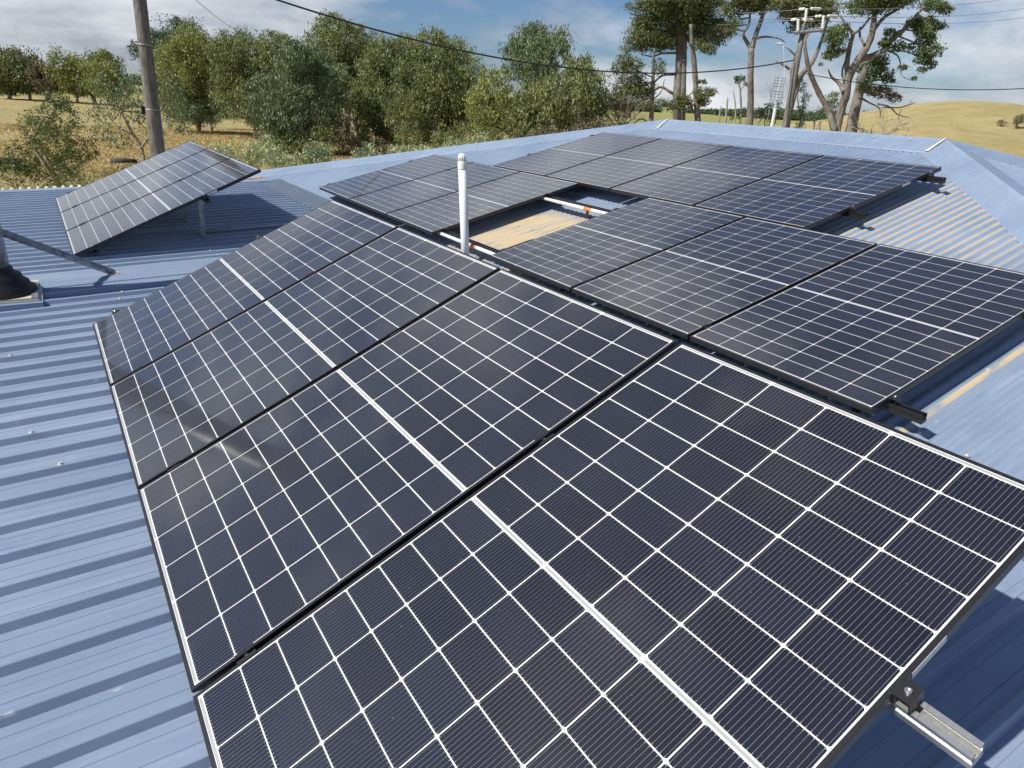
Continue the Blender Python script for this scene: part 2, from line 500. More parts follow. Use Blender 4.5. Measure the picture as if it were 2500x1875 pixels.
# sealant smears where the cappings meet
M_seal = material('pale_sealant', (0.55, 0.56, 0.47), .7)
for x0_, y0_, x1_, y1_ in ((X_R - .01, Y_F - .005, X_R - .35, Y_F - .17), (X_R - .01, Y_N + .005, X_R - .35, Y_N - .015)):
    b = MB(); d = Vector((x1_ - x0_, y1_ - y0_, 0)); nn = Vector((-d.y, d.x, 0)).normalized() * .018
    zs = [Z_R + .066 - .0, Z_R - .35 * TANC + .026]
    b.add([(x0_ - nn.x * .4, y0_ - nn.y * .4, zs[0]), (x1_ - nn.x, y1_ - nn.y, zs[1]), (x1_ + nn.x, y1_ + nn.y, zs[1]), (x0_ + nn.x * .4, y0_ + nn.y * .4, zs[0])], [(0, 1, 2, 3)])
    part('sealant', b.mesh('sealant', M_seal))
# walls
wm = material('rendered_wall', (0.46, 0.43, 0.38), .8)
g = NT(wm); g.base(g.mix(g.noise(g.pos(), 3, 5), (0.38, 0.35, 0.31), (0.52, 0.49, 0.44)))
w = MB(); w.box(3.35, 12.25, -.5, 12.4, -.3, EYE - 1.60); part('wall', w.mesh('wall', wm))
w = MB(); w.box(-6.2, 3.34, -4.2, 11.5, -.3, EYE - 1.80); part('wall', w.mesh('wall', wm))
# screws
scr = MB(); scr.lathe([(.011, 0), (.011, .002), (.0065, .003), (.0065, .008), (.003, .009)], 8)
scr_me = scr.mesh('roof_screw', M_screw)
def screw(x, y, z): link('roof_screw', scr_me, house, world_coords=True, mat=Matrix.Translation((x, y, z)))
for y0 in ys:
    for q in range(4):
        yc = y0 + q * RIB + .089
        for x, lo_ in ((.29, 5.3), (1.15, 5.3), (2.05, 4), (-1.9, 1)):
            if yc > lo_ and random.random() < .8: screw(x + random.uniform(-.02, .02), yc, low_z(x, yc) + .029)
for x, y in ((-.16, 3.14), (-.36, 4.68), (-.26, 3.39)): 
    yy = min((y0 + q * RIB + .089 for y0 in ys for q in range(4)), key=lambda t: abs(t - y)); screw(x, yy, low_z(x, yy) + .029)
def crest(y): return (round(y / CORR - .25) + .25) * CORR
for x in (3.2, 3.9, 5.1, 6.3):
    y = -.2
    while y < 12:
        yc = crest(y)
        if yc - (Y_N - RUN) > (x - X_E) + .3 and (Y_F + RUN) - yc > (x - X_E) + .3: screw(x + random.uniform(-.02, .02), yc, hip_z(x) + AMP)
        y += CORR * random.choice((3, 4))
sm = MB()
def cap_rivet(x, y, z): screw(x, y, z)
for y in np.arange(4.3, 7.9, .42):
    for w_ in (.09, .26): cap_rivet(X_R - w_, y + random.uniform(-.05, .05), Z_R - w_ * TANC + .052 - (w_ - .035) * .115)

# cream roof edge beyond the ribbed roof
cr_v, cr_f = [], []
nx = 520
for i in range(nx + 1):
    x = -5.5 + 8.0 * i / nx
    for y, dz in ((FAR_Y + .06, 0), (FAR_Y + .45, .006), (FAR_Y + .80, .0)):
        cr_v.append((x, y, low_z(x, FAR_Y) - .045 + dz + .020 * math.sin(2 * math.pi * x / .105)))
for i in range(nx):
    for j in range(2): cr_f.append((3 * i + j, 3 * i + 3 + j, 3 * i + 4 + j, 3 * i + 1 + j))
cs = empty('shed', (-1.5, FAR_Y + .5, 0)); put(cs, 'cream corrugated shed roof just past the left edge of the blue ribbed roof', 'shed')
link('corrugated_sheet', mesh('cream_corrugated', cr_v, cr_f, M_cream, True), cs, world_coords=True)
w = MB(); w.box(-5.3, 2.3, FAR_Y + .1, FAR_Y + .74, -.3, EYE - 1.75); link('wall', w.mesh('shed_wall', wm), cs, world_coords=True)

# ------------------------------------------------------------------ solar panels
PU, PV, GAP = .1080, .1846, .0135
CU, CV = .1046, .1810
def cell_mesh():
    a, b, c = CU / 2, CV / 2, .0042
    o = [(-a + c, -b), (a - c, -b), (a, -b + c), (a, b - c), (a - c, b), (-a + c, b), (-a, b - c), (-a, -b + c)]
    v = [(x, y, 0) for x, y in o] + [(x, y, .0004) for x, y in o]
    f = [tuple(range(8, 16))] + [(i, (i + 1) % 8, 8 + (i + 1) % 8, 8 + i) for i in range(8)]
    return mesh('cell', v, f, M_cell)
CELL = cell_mesh()
def frame_mesh():
    b = MB(); L2, W2, H, lip, th = LEN / 2, WID / 2, .030, .0105, .0015
    # outer walls with a lip: swept L-profile round the panel
    prof_ = [(0, -H), (0, -.001), (.001, 0), (lip, 0), (lip, -.0035), (.002, -.0035), (.002, -H + .0015), (.024, -H + .0015), (.024, -H)]
    cs_ = [(-1, -1), (1, -1), (1, 1), (-1, 1)]
    v = []
    for sx, sy in cs_:
        for d, z in prof_: v.append((sx * (L2 - d), sy * (W2 - d), z))
    n = len(prof_); f = []
    for k in range(4):
        for j in range(n):
            f.append((k * n + j, ((k + 1) % 4) * n + j, ((k + 1) % 4) * n + (j + 1) % n, k * n + (j + 1) % n))
    return mesh('panel_frame', v, f, M_black)
FRAME = frame_mesh()
b_ = MB(); b_.box(-LEN / 2 + .0035, LEN / 2 - .0035, -WID / 2 + .0035, WID / 2 - .0035, -.0062, -.0022)
BACK = b_.mesh('backsheet', M_back)
b_ = MB(); b_.box(-.0036, .0036, -.178, .178, 0, .0003); RIBBON = b_.mesh('ribbon', M_ribbon)
b_ = MB(); b_.box(-.055, .055, -.010, .010, 0, .0006); STICK = b_.mesh('sticker', M_sticker)
ZC_ = -.0021
def solar_panel(F, u, v, label, group, frame_name='solar_panel', sticker=False):
    """panel whose low, far corner is at (u, v) of the mounting plane F"""
    o = empty('solar_panel', mat=F @ Matrix.Translation((u + LEN / 2, -v - WID / 2, 0)))
    put(o, label, 'solar panel', group)
    link('frame', FRAME, o); link('backsheet', BACK, o)
    for i in range(16):
        x = (-GAP / 2 - (7.5 - i) * PU) if i < 8 else (GAP / 2 + (i - 7.5) * PU)
        for j in range(6): link('cell', CELL, o, (x, (2.5 - j) * PV, ZC_))
    xe = GAP / 2 + 8 * PU + .0055
    for s in (-1, 1):
        for q in (-1, 0, 1): link('ribbon', RIBBON, o, (s * xe, q * .3692, ZC_))
    for q in (-1, 0, 1): link('ribbon', RIBBON, o, (0, q * .3692, ZC_))
    if sticker:
        t = link('sticker', STICK, o); t.matrix_basis = Matrix.Translation((LEN * .22, -WID / 2 - .0004, -.015)) @ Matrix.Rotation(R(90), 4, 'X')
        t['label'] = 'pale serial number strip on the frame side'
    return o
gA = 'solar panels of the tilted row in front'
gD = 'solar panels of the small tilted row at the left'
gL = 'solar panels of the lower row on the hipped roof'
gU = 'solar panels of the upper row on the hipped roof'
for k, t in enumerate(('solar panel at the far end of the big tilted front row, reflecting the flue',
                       'second solar panel from the far end of the big tilted front row',
                       'third solar panel from the far end of the big tilted front row',
                       'nearest and largest solar panel, at the front end of the tilted front row')):
    solar_panel(FA, 0, k * PITCH, t, gA, sticker=(k == 3))
for k, t in enumerate(('farthest of the three tilted panels propped on legs at the left',
                       'middle of the three tilted panels propped on legs at the left',
                       'nearest of the three tilted panels propped on legs, with yellow tape on its corner')):
    pd = solar_panel(FD, 0, k * PITCH, t, gD, sticker=(k == 2))
yt = MB(); yt.box(LEN / 2 - .001, LEN / 2 + .0008, -WID / 2, -WID / 2 + .30, -.030, -.002)
o = link('yellow_tape', yt.mesh('yellow_tape', M_yellow), pd); o['label'] = 'yellow tape along the high frame edge'
for k, t in enumerate(('lower row panel at the far left end, beside the ribbed roof',
                       'lower row panel behind the white vent pipe, second from the far left end',
                       'lower row panel beside the open gap, on its far side')):
    solar_panel(FC, -.004, -4.541 + k * PITCH, t, gL)
for k, t in enumerate(('lower row panel beside the open gap, on its near side, with dusty glass',
                       'lower row panel between the dusty one and the one with rail ends showing',
                       'lower row panel at the near right end, above two rail ends')):
    solar_panel(FC, -.004, k * PITCH, t, gL)
for k, t in enumerate(('upper row panel at the far left end under the roof corner',
                       'upper row panel second from the far end, above the open gap',
                       'upper row panel third from the far end',
                       'upper row panel at the near end beside the hip capping')):
    solar_panel(FC, 1.800, -2.914 + k * PITCH, t, gU, sticker=(k == 3))

# ------------------------------------------------------------------ mounting rails with clamps and feet
def rail_mesh(length, mat):
    # open-topped channel, length along -y from 0
    p = [(-.019, 0), (.019, 0), (.019, -.012), (.0155, -.012), (.0155, -.026), (.019, -.026), (.019, -.044), (-.019, -.044),
         (-.019, -.026), (-.0155, -.026), (-.0155, -.012), (-.019, -.012)]
    q = [(-.007, 0), (-.007, -.005), (-.014, -.005), (-.014, -.022), (.014, -.022), (.014, -.005), (.007, -.005), (.007, 0)]
    ring = [(.019, 0), (.019, -.012), (.0155, -.012), (.0155, -.026), (.019, -.026), (.019, -.044), (-.019, -.044), (-.019, -.026),
            (-.0155, -.026), (-.0155, -.012), (-.019, -.012), (-.019, 0)] + q
    n = len(ring); v = [(x, 0, z) for x, z in ring] + [(x, -length, z) for x, z in ring]
    f = [(j, (j + 1) % n, n + (j + 1) % n, n + j) for j in range(n)]
    # solid end webs so that the ends read as a closed channel with a slot
    f += [(0, 1, 10, 11), (3, 4, 7, 8), (4, 5, 6, 7)]
    f = [t for t in f[:n]]
    b = len(v)
    for yy in (-.0002, -length + .0002):
        for a0, a1, z0, z1 in ((-.019, .019, -.044, -.027), (-.0155, .0155, -.027, -.0225), (-.019, -.0145, -.0225, 0), (.0145, .019, -.0225, 0)):
            i = len(v); v += [(a0, yy, z0), (a1, yy, z0), (a1, yy, z1), (a0, yy, z1)]; f.append((i, i + 1, i + 2, i + 3))
    return mesh('rail_profile', v, f, mat)
def clamp_mesh(end):
    b = MB()
    if end:
        b.box(-.022, .022, -.034, .007, -.002, .003); b.box(-.022, .022, -.034, -.031, -.032, -.002)
        b.box(-.022, .022, -.004, -.0005, -.030, -.002)
    else:
        b.box(-.028, .028, -.019, -.008, .0004, .0034); b.box(-.028, .028, .008, .019, .0004, .0034)
        b.box(-.028, .028, -.0085, -.0062, -.016, .003); b.box(-.028, .028, .0062, .0085, -.016, .003)
        b.box(-.028, .028, -.0085, .0085, -.018, -.015)
    return b.mesh('clamp', M_black)
CL_MID, CL_END = clamp_mesh(False), clamp_mesh(True)
b_ = MB(); b_.lathe([(.0065, 0), (.0065, .007), (.0052, .008), (.0035, .008), (.0035, .004), (.0005, .004)], 12); BOLT = b_.mesh('bolt', M_bolt)
def rail(F, u, v0, v1, mids, ends, mat, label, group, feet=(), foot_h=.10):
    o = empty('mounting_rail', mat=F @ Matrix.Translation((u, -v0, -.0305)))
    put(o, label, 'mounting rail', group)
    link('profile', rail_mesh(v1 - v0, mat), o)
    for v in mids:
        c = link('clamp', CL_MID, o, (0, -(v - v0), .0305)); link('bolt', BOLT, c, (0, 0, -.012))
    for v, s in ends:
        c = link('clamp', CL_END, o, (0, -(v - v0), .0305))
        if s < 0: c.rotation_euler = (0, 0, math.pi)
        link('bolt', BOLT, c, (0, -.018, .002))
    for v in feet:
        b = MB(); y = -(v - v0)
        b.box(.0195, .0235, y - .02, y + .02, -foot_h - .0, -.008); b.box(.0195, .062, y - .02, y + .02, -foot_h - .004, -foot_h)
        link('foot', b.mesh('foot', M_galv if mat is M_alu else M_black), o)
    return o
midsA = [PITCH - .010, 2 * PITCH - .010, 3 * PITCH - .010]
endA = 3 * PITCH + WID
gR = 'mounting rails under the panels'
rail(FA, .155, -.06, endA + .05, midsA, [(0, -1), (endA, 1)], M_black, 'low rail under the left edge of the big tilted front row', gR)
rail(FA, 1.19, -.06, endA + .142, midsA, [(0, -1), (endA, 1)], M_alu, 'bare aluminium rail sticking out past the nearest panel at lower right', gR)
midsD = [PITCH - .010, 2 * PITCH - .010]; endD = 2 * PITCH + WID
rail(FD, .17, -.06, endD + .045, midsD, [(0, -1), (endD, 1)], M_black, 'low rail under the left edge of the three propped panels', gR)
rail(FD, 1.215, -.06, endD + .045, midsD, [(0, -1), (endD, 1)], M_black, 'high rail under the three propped panels, carried by the legs', gR)
b0 = -4.541; midsL = [b0 + PITCH - .01, b0 + 2 * PITCH - .01, PITCH - .01, 2 * PITCH - .01]
bE = b0 + 2 * PITCH + WID; cE = 2 * PITCH + WID
FT = OFFC - .0305 - AMP
for u, t in ((.145, 'lower rail of the lower row, its end showing at the near right panel'), (1.385, 'upper rail of the lower row on the hipped roof')):
    rail(FC, u, b0 - .06, cE + (.16 if u < 1 else .06), midsL, [(b0, -1), (bE, 1), (0, -1), (cE, 1)], M_black, t, gR,
         feet=[b0 + .3 + 1.25 * q for q in range(7)], foot_h=FT)
u0 = -2.914; uE = u0 + 3 * PITCH + WID
for u, t in ((2.36, 'lower rail of the upper row, its end showing above the dusty sheets'), (3.40, 'upper rail of the upper row, its end showing by the hip capping')):
    rail(FC, u, u0 - .06, uE + .14, [u0 + q * PITCH - .01 for q in (1, 2, 3)], [(u0, -1), (uE, 1)], M_black, t, gR,
         feet=[u0 + .3 + 1.2 * q for q in range(4)], foot_h=FT)
# legs carrying the tilted rows
def leg(F, u, v, label, group, lean=.02):
    top = F @ Vector((u, -v, -.05)); zb = low_z(top.x, top.y) + .030
    o = empty('tilt_leg', (top.x, top.y, zb)); put(o, label, 'tilt leg', group)
    b = MB(); w2, t2 = .024, .0025; h = top.z - zb
    b.box(-w2, w2, -t2, t2, 0, h - .005, lambda x, y, z: (x - lean * (h - z) * 1.5, y, z))
    b.box(-w2, w2, -t2 + .006, t2 + .006, h * .45, h - .005, lambda x, y, z: (x - lean * (h - z) * 1.5, y, z))
    link('strap', b.mesh('strap', M_galv), o)
    f_ = MB(); f_.box(-.02 - lean * h * 1.5, .065 - lean * h * 1.5, -w2, w2, -.002, .003); link('foot', f_.mesh('foot', M_galv), o)
    link('bolt', BOLT, o, (.035 - lean * h * 1.5, 0, .003))
    return o
gG = 'galvanised legs under the tilted rows'
leg(FD, 1.245, 2.99, 'longer pale leg under the near end of the three propped panels', gG)
leg(FD, 1.245, 1.97, 'pale leg behind, under the middle of the three propped panels', gG)
leg(FD, 1.245, .62, 'pale leg hidden under the far end of the three propped panels', gG)
for k, v in enumerate((.5, 1.6, 2.7, 3.6)):
    leg(FA, 1.225, v, ('leg under the far end of the big tilted front row', 'second leg from the far end under the big tilted front row',
                       'third leg from the far end under the big tilted front row', 'leg under the nearest panel of the tilted front row')[k], gG)
# short brackets under the low rails
def low_bracket(F, u, v, label):
    p_ = F @ Vector((u, -v, -.075)); zb = low_z(p_.x, p_.y) + .029
    o = empty('rail_bracket', (p_.x, p_.y, zb)); put(o, label, 'bracket', 'brackets under the low rails of the tilted rows')
    b = MB(); b.box(-.03, .03, -.022, .022, 0, .004); b.box(-.003, .003, -.022, .022, .004, max(.01, p_.z - zb + .012)); link('plate', b.mesh('plate', M_galv), o)
    link('bolt', BOLT, o, (.018, 0, .004))
low_bracket(FD, .17, 3.25, 'small bracket under the near low corner of the propped panels')
low_bracket(FD, .17, 1.3, 'small bracket hidden under the propped panels')
low_bracket(FA, .155, 1.0, 'small bracket under the far low corner of the front row')
low_bracket(FA, .155, 3.2, 'small bracket under the low edge of the front row')

# ------------------------------------------------------------------ conduits
def conduit(name, pts, r, mat, label, cat='conduit', bands=(), straps=(), group=None):
    o = empty(name, tuple(pts[0])); put(o, label, cat, group)
    b = MB(); b.tube(pts, r, 14); link('pipe', b.mesh('pipe', mat, True), o, world_coords=True)
    p0 = np.array(pts[0], float); p1 = np.array(pts[-1], float)
    for a, c_ in bands:
        b = MB(); b.tube([p0 + (p1 - p0) * a, p0 + (p1 - p0) * c_], r + .0008, 16, True); link('warning_label', b.mesh('warning_label', M_orange, True), o, world_coords=True)
    for a in straps:
        q = p0 + (p1 - p0) * a; d = (p1 - p0) / np.linalg.norm(p1 - p0)
        b = MB(); b.tube([q - d * .004, q + d * .004], r + .0025, 14); link('cable_tie', b.mesh('cable_tie', M_sticker), o, world_coords=True)
    return o
gK = 'white conduits crossing the open gap'
def onC(u, v, w): p_ = FC @ Vector((u, -v, w)); return np.array(p_)
conduit('conduit', [onC(.095, -1.14, -.045), onC(.095, .10, -.045)], .0165, M_white, 'white conduit with orange label beside the vent pipe', bands=[(.52, .60)], straps=(.40, .78), group=gK)
conduit('conduit', [onC(1.335, -1.14, -.045), onC(1.335, .10, -.045)], .0165, M_white, 'white conduit with orange label at the top of the gap', bands=[(.57, .66)], straps=(.2, .47, .85), group=gK)
cz = lambda x, y: low_z(x, y) + .029 + .014
conduit('conduit', [(1.15, 7.76, cz(1.15, 7.76)), (1.9, 7.80, cz(1.9, 7.8)), (2.69, 7.84, cz(2.69, 7.84))], .014, M_grey, 'grey conduit running along the ribbed roof from the propped panels', straps=(.02, .52, .9))

# ------------------------------------------------------------------ vent pipe
bx, by = 3.03, 5.42
bz = hip_z(bx) - .01
top = Vector((2.985, 5.455, EYE - .437))
vp = empty('vent_pipe', (bx, by, bz)); put(vp, 'white plastic vent pipe with slotted cap standing by the open gap', 'vent pipe')
b = MB(); ax = np.array(top) - np.array((bx, by, bz)); H = np.linalg.norm(ax); ax /= H
P_ = lambda t: np.array((bx, by, bz)) + ax * t
b.tube([P_(0), P_(.3), P_(H - .11)], .036, 24); link('pipe', b.mesh('pipe', M_white, True), vp, world_coords=True)
b = MB(); b.tube([P_(H - .125), P_(H - .085), P_(H - .08), P_(H - .06)], [.0405, .0405, .040, .036], 24); link('collar', b.mesh('collar', M_white, False), vp, world_coords=True)
b = MB(); b.tube([P_(H - .06), P_(H - .012), P_(H)], [.030, .026, .018], 24); link('cap', b.mesh('cap', M_white, True), vp, world_coords=True)
for k in range(12):
    t = 2 * math.pi * k / 12; d = np.array([math.cos(t), math.sin(t), 0])
    b = MB(); b.tube([P_(H - .06) + d * .033, P_(H - .006) + d * .024], .0042, 5); link('cap_rib', b.mesh('cap_rib', M_white, True), vp, world_coords=True)
b = MB(); b.tube([P_(.0), P_(.02), P_(.05)], [.075, .055, .038], 20); link('boot', b.mesh('boot', M_blackplastic, True), vp, world_coords=True)

# ------------------------------------------------------------------ flue with boot, tray flashing and stay
fx, fy = -.47, 6.02
fz = low_z(fx, fy)
tr = MB()
def tz(x, y, h): return (x, y, low_z(x, y) + h)
x0, x1 = -1.4, 2.70
tr.add([tz(x0, 6.56, .002), tz(x1, 6.56, .002), tz(x1, 6.54, .040), tz(x0, 6.54, .040), tz(x1, 6.20, .048), tz(x0, 6.20, .048), tz(x1, 6.05, .002), tz(x0, 6.05, .002)],
       [(0, 1, 2, 3), (3, 2, 4, 5), (5, 4, 6, 7), (0, 3, 5, 7), (1, 6, 4, 2)])
part('tray_flashing', tr.mesh('tray_flashing', M_cap))
fl = empty('flue', (fx, fy, fz)); put(fl, 'tall galvanised flue with black rubber boot at the left edge', 'flue')
b = MB(); b.lathe([(.118, .10), (.118, 2.3)], 28, (fx, fy, fz)); link('pipe', b.mesh('pipe', M_galv, True), fl, world_coords=True)
b = MB(); b.lathe([(.26, .055), (.255, .085), (.225, .10), (.215, .13), (.185, .15), (.175, .185), (.140, .20), (.130, .235), (.122, .24)], 32, (fx, fy, fz)); link('boot', b.mesh('boot', M_blackplastic, True), fl, world_coords=True)
b = MB(); b.box(fx - .30, fx + .26, 5.70, 6.30, fz + .045, fz + .056); link('boot_flange', b.mesh('boot_flange', M_cream), fl, world_coords=True)
b = MB(); b.box(fx - .32, fx + .28, 5.66, 6.19, fz + .002, fz + .045); link('flashing_box', b.mesh('flashing_box', M_cap), fl, world_coords=True)
b = MB(); b.box(fx + .215, fx + .255, 5.72, 6.22, fz + .0562, fz + .064); link('flange_strip', b.mesh('flange_strip', M_alu), fl, world_coords=True)
b = MB(); b.box(fx - .30, fx + .255, 5.705, 5.735, fz + .0562, fz + .064); link('flange_strip', b.mesh('flange_strip', M_alu), fl, world_coords=True)
b = MB(); b.lathe([(.119, 2.12), (.15, 2.14), (.15, 2.30), (.21, 2.33), (.21, 2.36), (.02, 2.47)], 28, (fx, fy, fz)); link('cowl', b.mesh('cowl', M_galv, True), fl, world_coords=True)
b = MB()
A_ = np.array([fx + .10, fy + .03, EYE - 1.035]); B_ = np.array([.30, 6.27, low_z(.3, 6.27) + .052])
b.tube([A_, B_], .026, 4); st = empty('flue_stay', tuple(B_)); put(st, 'galvanised square tube stay slanting from the flue to the roof', 'stay')
link('tube', b.mesh('tube', M_galv), st, world_coords=True)
b = MB(); b.box(B_[0] - .05, B_[0] + .035, B_[1] - .03, B_[1] + .03, B_[2] - .006, B_[2] + .001); link('foot_plate', b.mesh('foot_plate', M_cream), st, world_coords=True)
link('bolt', BOLT, st, world_coords=True, mat=Matrix.Translation((B_[0] + .02, B_[1] - .02, B_[2] + .001)))

# ------------------------------------------------------------------ vegetation
def leaf_material(name, lo, hi, rough=.5, trans=.14, spec=.35):
    mt = material(name, hi, rough, 0, spec); g = NT(mt)
    at_ = g.node('ShaderNodeAttribute'); at_.attribute_name = 'tint'
    c = g.mix(at_.outputs['Fac'], lo, hi)
    g.base(c)
    tr_ = g.node('ShaderNodeBsdfTranslucent'); g.l(g.mix(.5, c, tuple(min(1, h * 1.5) for h in hi)), tr_.inputs[0])
    mx = g.node('ShaderNodeMixShader'); mx.inputs[0].default_value = trans
    out = [n for n in g.t.nodes if n.type == 'OUTPUT_MATERIAL'][0]
    g.l(g.b.outputs[0], mx.inputs[1]); g.l(tr_.outputs[0], mx.inputs[2]); g.l(mx.outputs[0], out.inputs[0])
    return mt
L_gum = leaf_material('gum_leaf', (0.070, 0.095, 0.028), (0.270, 0.305, 0.115))
L_gumy = leaf_material('gum_leaf_yellowish', (0.105, 0.135, 0.030), (0.330, 0.360, 0.110))
L_gumb = leaf_material('gum_leaf_bluish', (0.060, 0.095, 0.040), (0.215, 0.275, 0.130))
L_pine = leaf_material('pine_needle', (0.060, 0.082, 0.028), (0.185, 0.210, 0.075))
L_cyp = leaf_material('cypress_leaf', (0.045, 0.078, 0.024), (0.150, 0.200, 0.062))
L_dark = leaf_material('dark_pine_needle', (0.030, 0.060, 0.030), (0.090, 0.145, 0.066))
L_brown = leaf_material('withered_needle', (0.095, 0.085, 0.050), (0.235, 0.205, 0.125))
L_silver = leaf_material('silvery_leaf', (0.190, 0.240, 0.110), (0.520, 0.580, 0.330))
L_bush = leaf_material('bush_leaf', (0.055, 0.088, 0.024), (0.180, 0.225, 0.070))
def bark(name, a, b_):
    mt = material(name, a, .9, 0, .2); g = NT(mt)
    n_ = g.noise(g.pos((3, 3, .8)), 3.5, 6, .65)
    g.base(g.mix(g.ramp(n_, [(.35, 0.0), (.65, 1.0)]), a, b_)); g.bump(n_, .7, .05); return mt
B_gum = bark('gum_bark', (0.20, 0.145, 0.10), (0.44, 0.37, 0.29))
B_pine = bark('pine_bark', (0.095, 0.085, 0.073), (0.27, 0.245, 0.21))
B_dead = bark('dead_wood', (0.20, 0.17, 0.14), (0.40, 0.36, 0.31))
LEAF_N, LEAF_S = 6.0, 0.72
def leaf_cloud(name, blobs, n_per_m2, size, mat, droop=.6, clump=.34, flat=1.0, seed=0, spread=.55):
    """leaf-sized faces in clumps through ellipsoid blobs: (centre, radii, density factor)"""
    r_ = np.random.default_rng(seed)
    V, T = [], []
    for c, rr, dn_ in blobs:
        rr = np.array(rr); area = 4 * math.pi * ((rr[0] * rr[1]) ** 1.6 / 3 + (rr[0] * rr[2]) ** 1.6 / 3 + (rr[1] * rr[2]) ** 1.6 / 3) ** (1 / 1.6)
        n = int(area * n_per_m2 * dn_ * LEAF_N)
        if n < 12: n = 12
        nc = max(5, int(area * 1.1 / (clump * rr.mean()) ** 2 * .35))
        d = r_.normal(size=(nc, 3)); d /= np.linalg.norm(d, axis=1)[:, None]
        rad_ = r_.uniform(.25, 1.0, nc) ** .45
        cc = c + d * rr * rad_[:, None] * r_.uniform(.82, 1.08, nc)[:, None]
        ctint = np.clip(r_.normal(.5, .22, nc), 0, 1)
        idx = r_.integers(0, nc, n)
        cr_ = clump * rr.mean() * r_.uniform(.55, 1.35, nc)
        o = np.clip(r_.normal(size=(n, 3)), -1.7, 1.7) * spread
        o[:, 2] *= flat
        p = cc[idx] + o * cr_[idx][:, None]
        # leaf axes
        ax_ = r_.normal(size=(n, 3)); ax_ /= np.linalg.norm(ax_, axis=1)[:, None]
        ax_[:, 2] -= droop * 2.0
        ax_ /= np.linalg.norm(ax_, axis=1)[:, None]
        sd = np.cross(ax_, r_.normal(size=(n, 3))); sd /= (np.linalg.norm(sd, axis=1)[:, None] + 1e-9)
        l = size[0] * LEAF_S * r_.uniform(.6, 1.4, n)[:, None]; w_ = size[1] * LEAF_S * r_.uniform(.6, 1.4, n)[:, None]
        q = np.stack([p - ax_ * l * .5, p + sd * w_ * .5, p + ax_ * l * .5, p - sd * w_ * .5], 1)
        V.append(q.reshape(-1, 3)); T.append(np.repeat(np.clip(ctint[idx] + r_.normal(0, .18, n), 0, 1), 4))
    V = np.concatenate(V).astype(np.float32); T = np.concatenate(T).astype(np.float32)
    me = bpy.data.meshes.new(name); nq = len(V) // 4
    me.vertices.add(len(V)); me.vertices.foreach_set('co', V.ravel())
    me.loops.add(nq * 4); me.loops.foreach_set('vertex_index', np.arange(nq * 4, dtype=np.int32))
    me.polygons.add(nq); me.polygons.foreach_set('loop_start', np.arange(0, nq * 4, 4, dtype=np.int32))
    try: me.polygons.foreach_set('loop_total', np.full(nq, 4, dtype=np.int32))
    except Exception: pass
    a = me.attributes.new('tint', 'FLOAT', 'POINT'); a.data.foreach_set('value', T)
    me.materials.append(mat); me.update(); me.validate()
    return me
def blobs_px(conv, lst, depth, dj=.35, seed=0, thick=1.0, grow=1.0):
    """photo blobs (x, y, rx, ry[, density]) -> world ellipsoids around the tree's own depth"""
    r_ = np.random.default_rng(seed + 100); out = []
    for q in lst:
        x, y, rx, ry = q[:4]; dn_ = q[4] if len(q) > 4 else 1.0
        X, Y, s = conv(x, y); k = depth / FPX / s
        rxm, rym = rx * k * grow, ry * k * grow
        rd = math.sqrt(rxm * rym) * thick
        c = at(X, Y, depth) + FWD * r_.normal(0, dj) * rd * 1.2
        # radii expressed along world axes are close enough once the depth and width are of one size
        out.append((c, (math.hypot(rxm * RGT[0], rd * FWD[0]), math.hypot(rxm * RGT[1], rd * FWD[1]), rym), dn_))
    return out
full = lambda x, y: (x * 2500 / 2212, y * 2500 / 2212, 2212 / 2500)          # overview coordinates
r1 = lambda x, y: (1940 + x / 2.7587, y / 2.7587, 2.7587)
r2 = lambda x, y: (1480 + x / 2.54, y / 2.54, 2.54)
r3 = lambda x, y: (1780 + x / 3.175, 150 + y / 3.175, 3.175)
def limb(b, conv, pts, widths, depth, wob=.0, dd=0.0, n=7, seed=0):
    r_ = np.random.default_rng(seed + 5); P, W_ = [], []
    for i, ((x, y), w_) in enumerate(zip(pts, widths)):
        X, Y, s = conv(x, y); P.append(at(X, Y, depth + dd * i + r_.normal(0, wob))); W_.append(max(.008, w_ / s / FPX * depth / 2))
    # refine for a rounder curve
    P = np.array(P); t = np.linspace(0, len(P) - 1, (len(P) - 1) * 4 + 1); W_ = np.interp(t, range(len(P)), W_)
    Q = []
    for tt in t:
        i = min(int(tt), len(P) - 2); f = tt - i
        p0, p1, p2, p3 = P[max(i - 1, 0)], P[i], P[i + 1], P[min(i + 2, len(P) - 1)]
        Q.append(.5 * ((2 * p1) + (-p0 + p2) * f + (2 * p0 - 5 * p1 + 4 * p2 - p3) * f * f + (-p0 + 3 * p1 - 3 * p2 + p3) * f ** 3))
    W_ = W_ * (1 + r_.normal(0, .05, len(W_)))
    b.tube(Q, list(W_), n)
    return Q
def root_to_ground(b, q, r0, n=8):
    g0 = float(ground_z(q[0], q[1]))
    if q[2] > g0 - .1: b.tube([(q[0], q[1], g0 - .15), (q[0], q[1], (g0 + q[2]) / 2), tuple(q)], [r0 * 1.35, r0 * 1.1, r0], n)
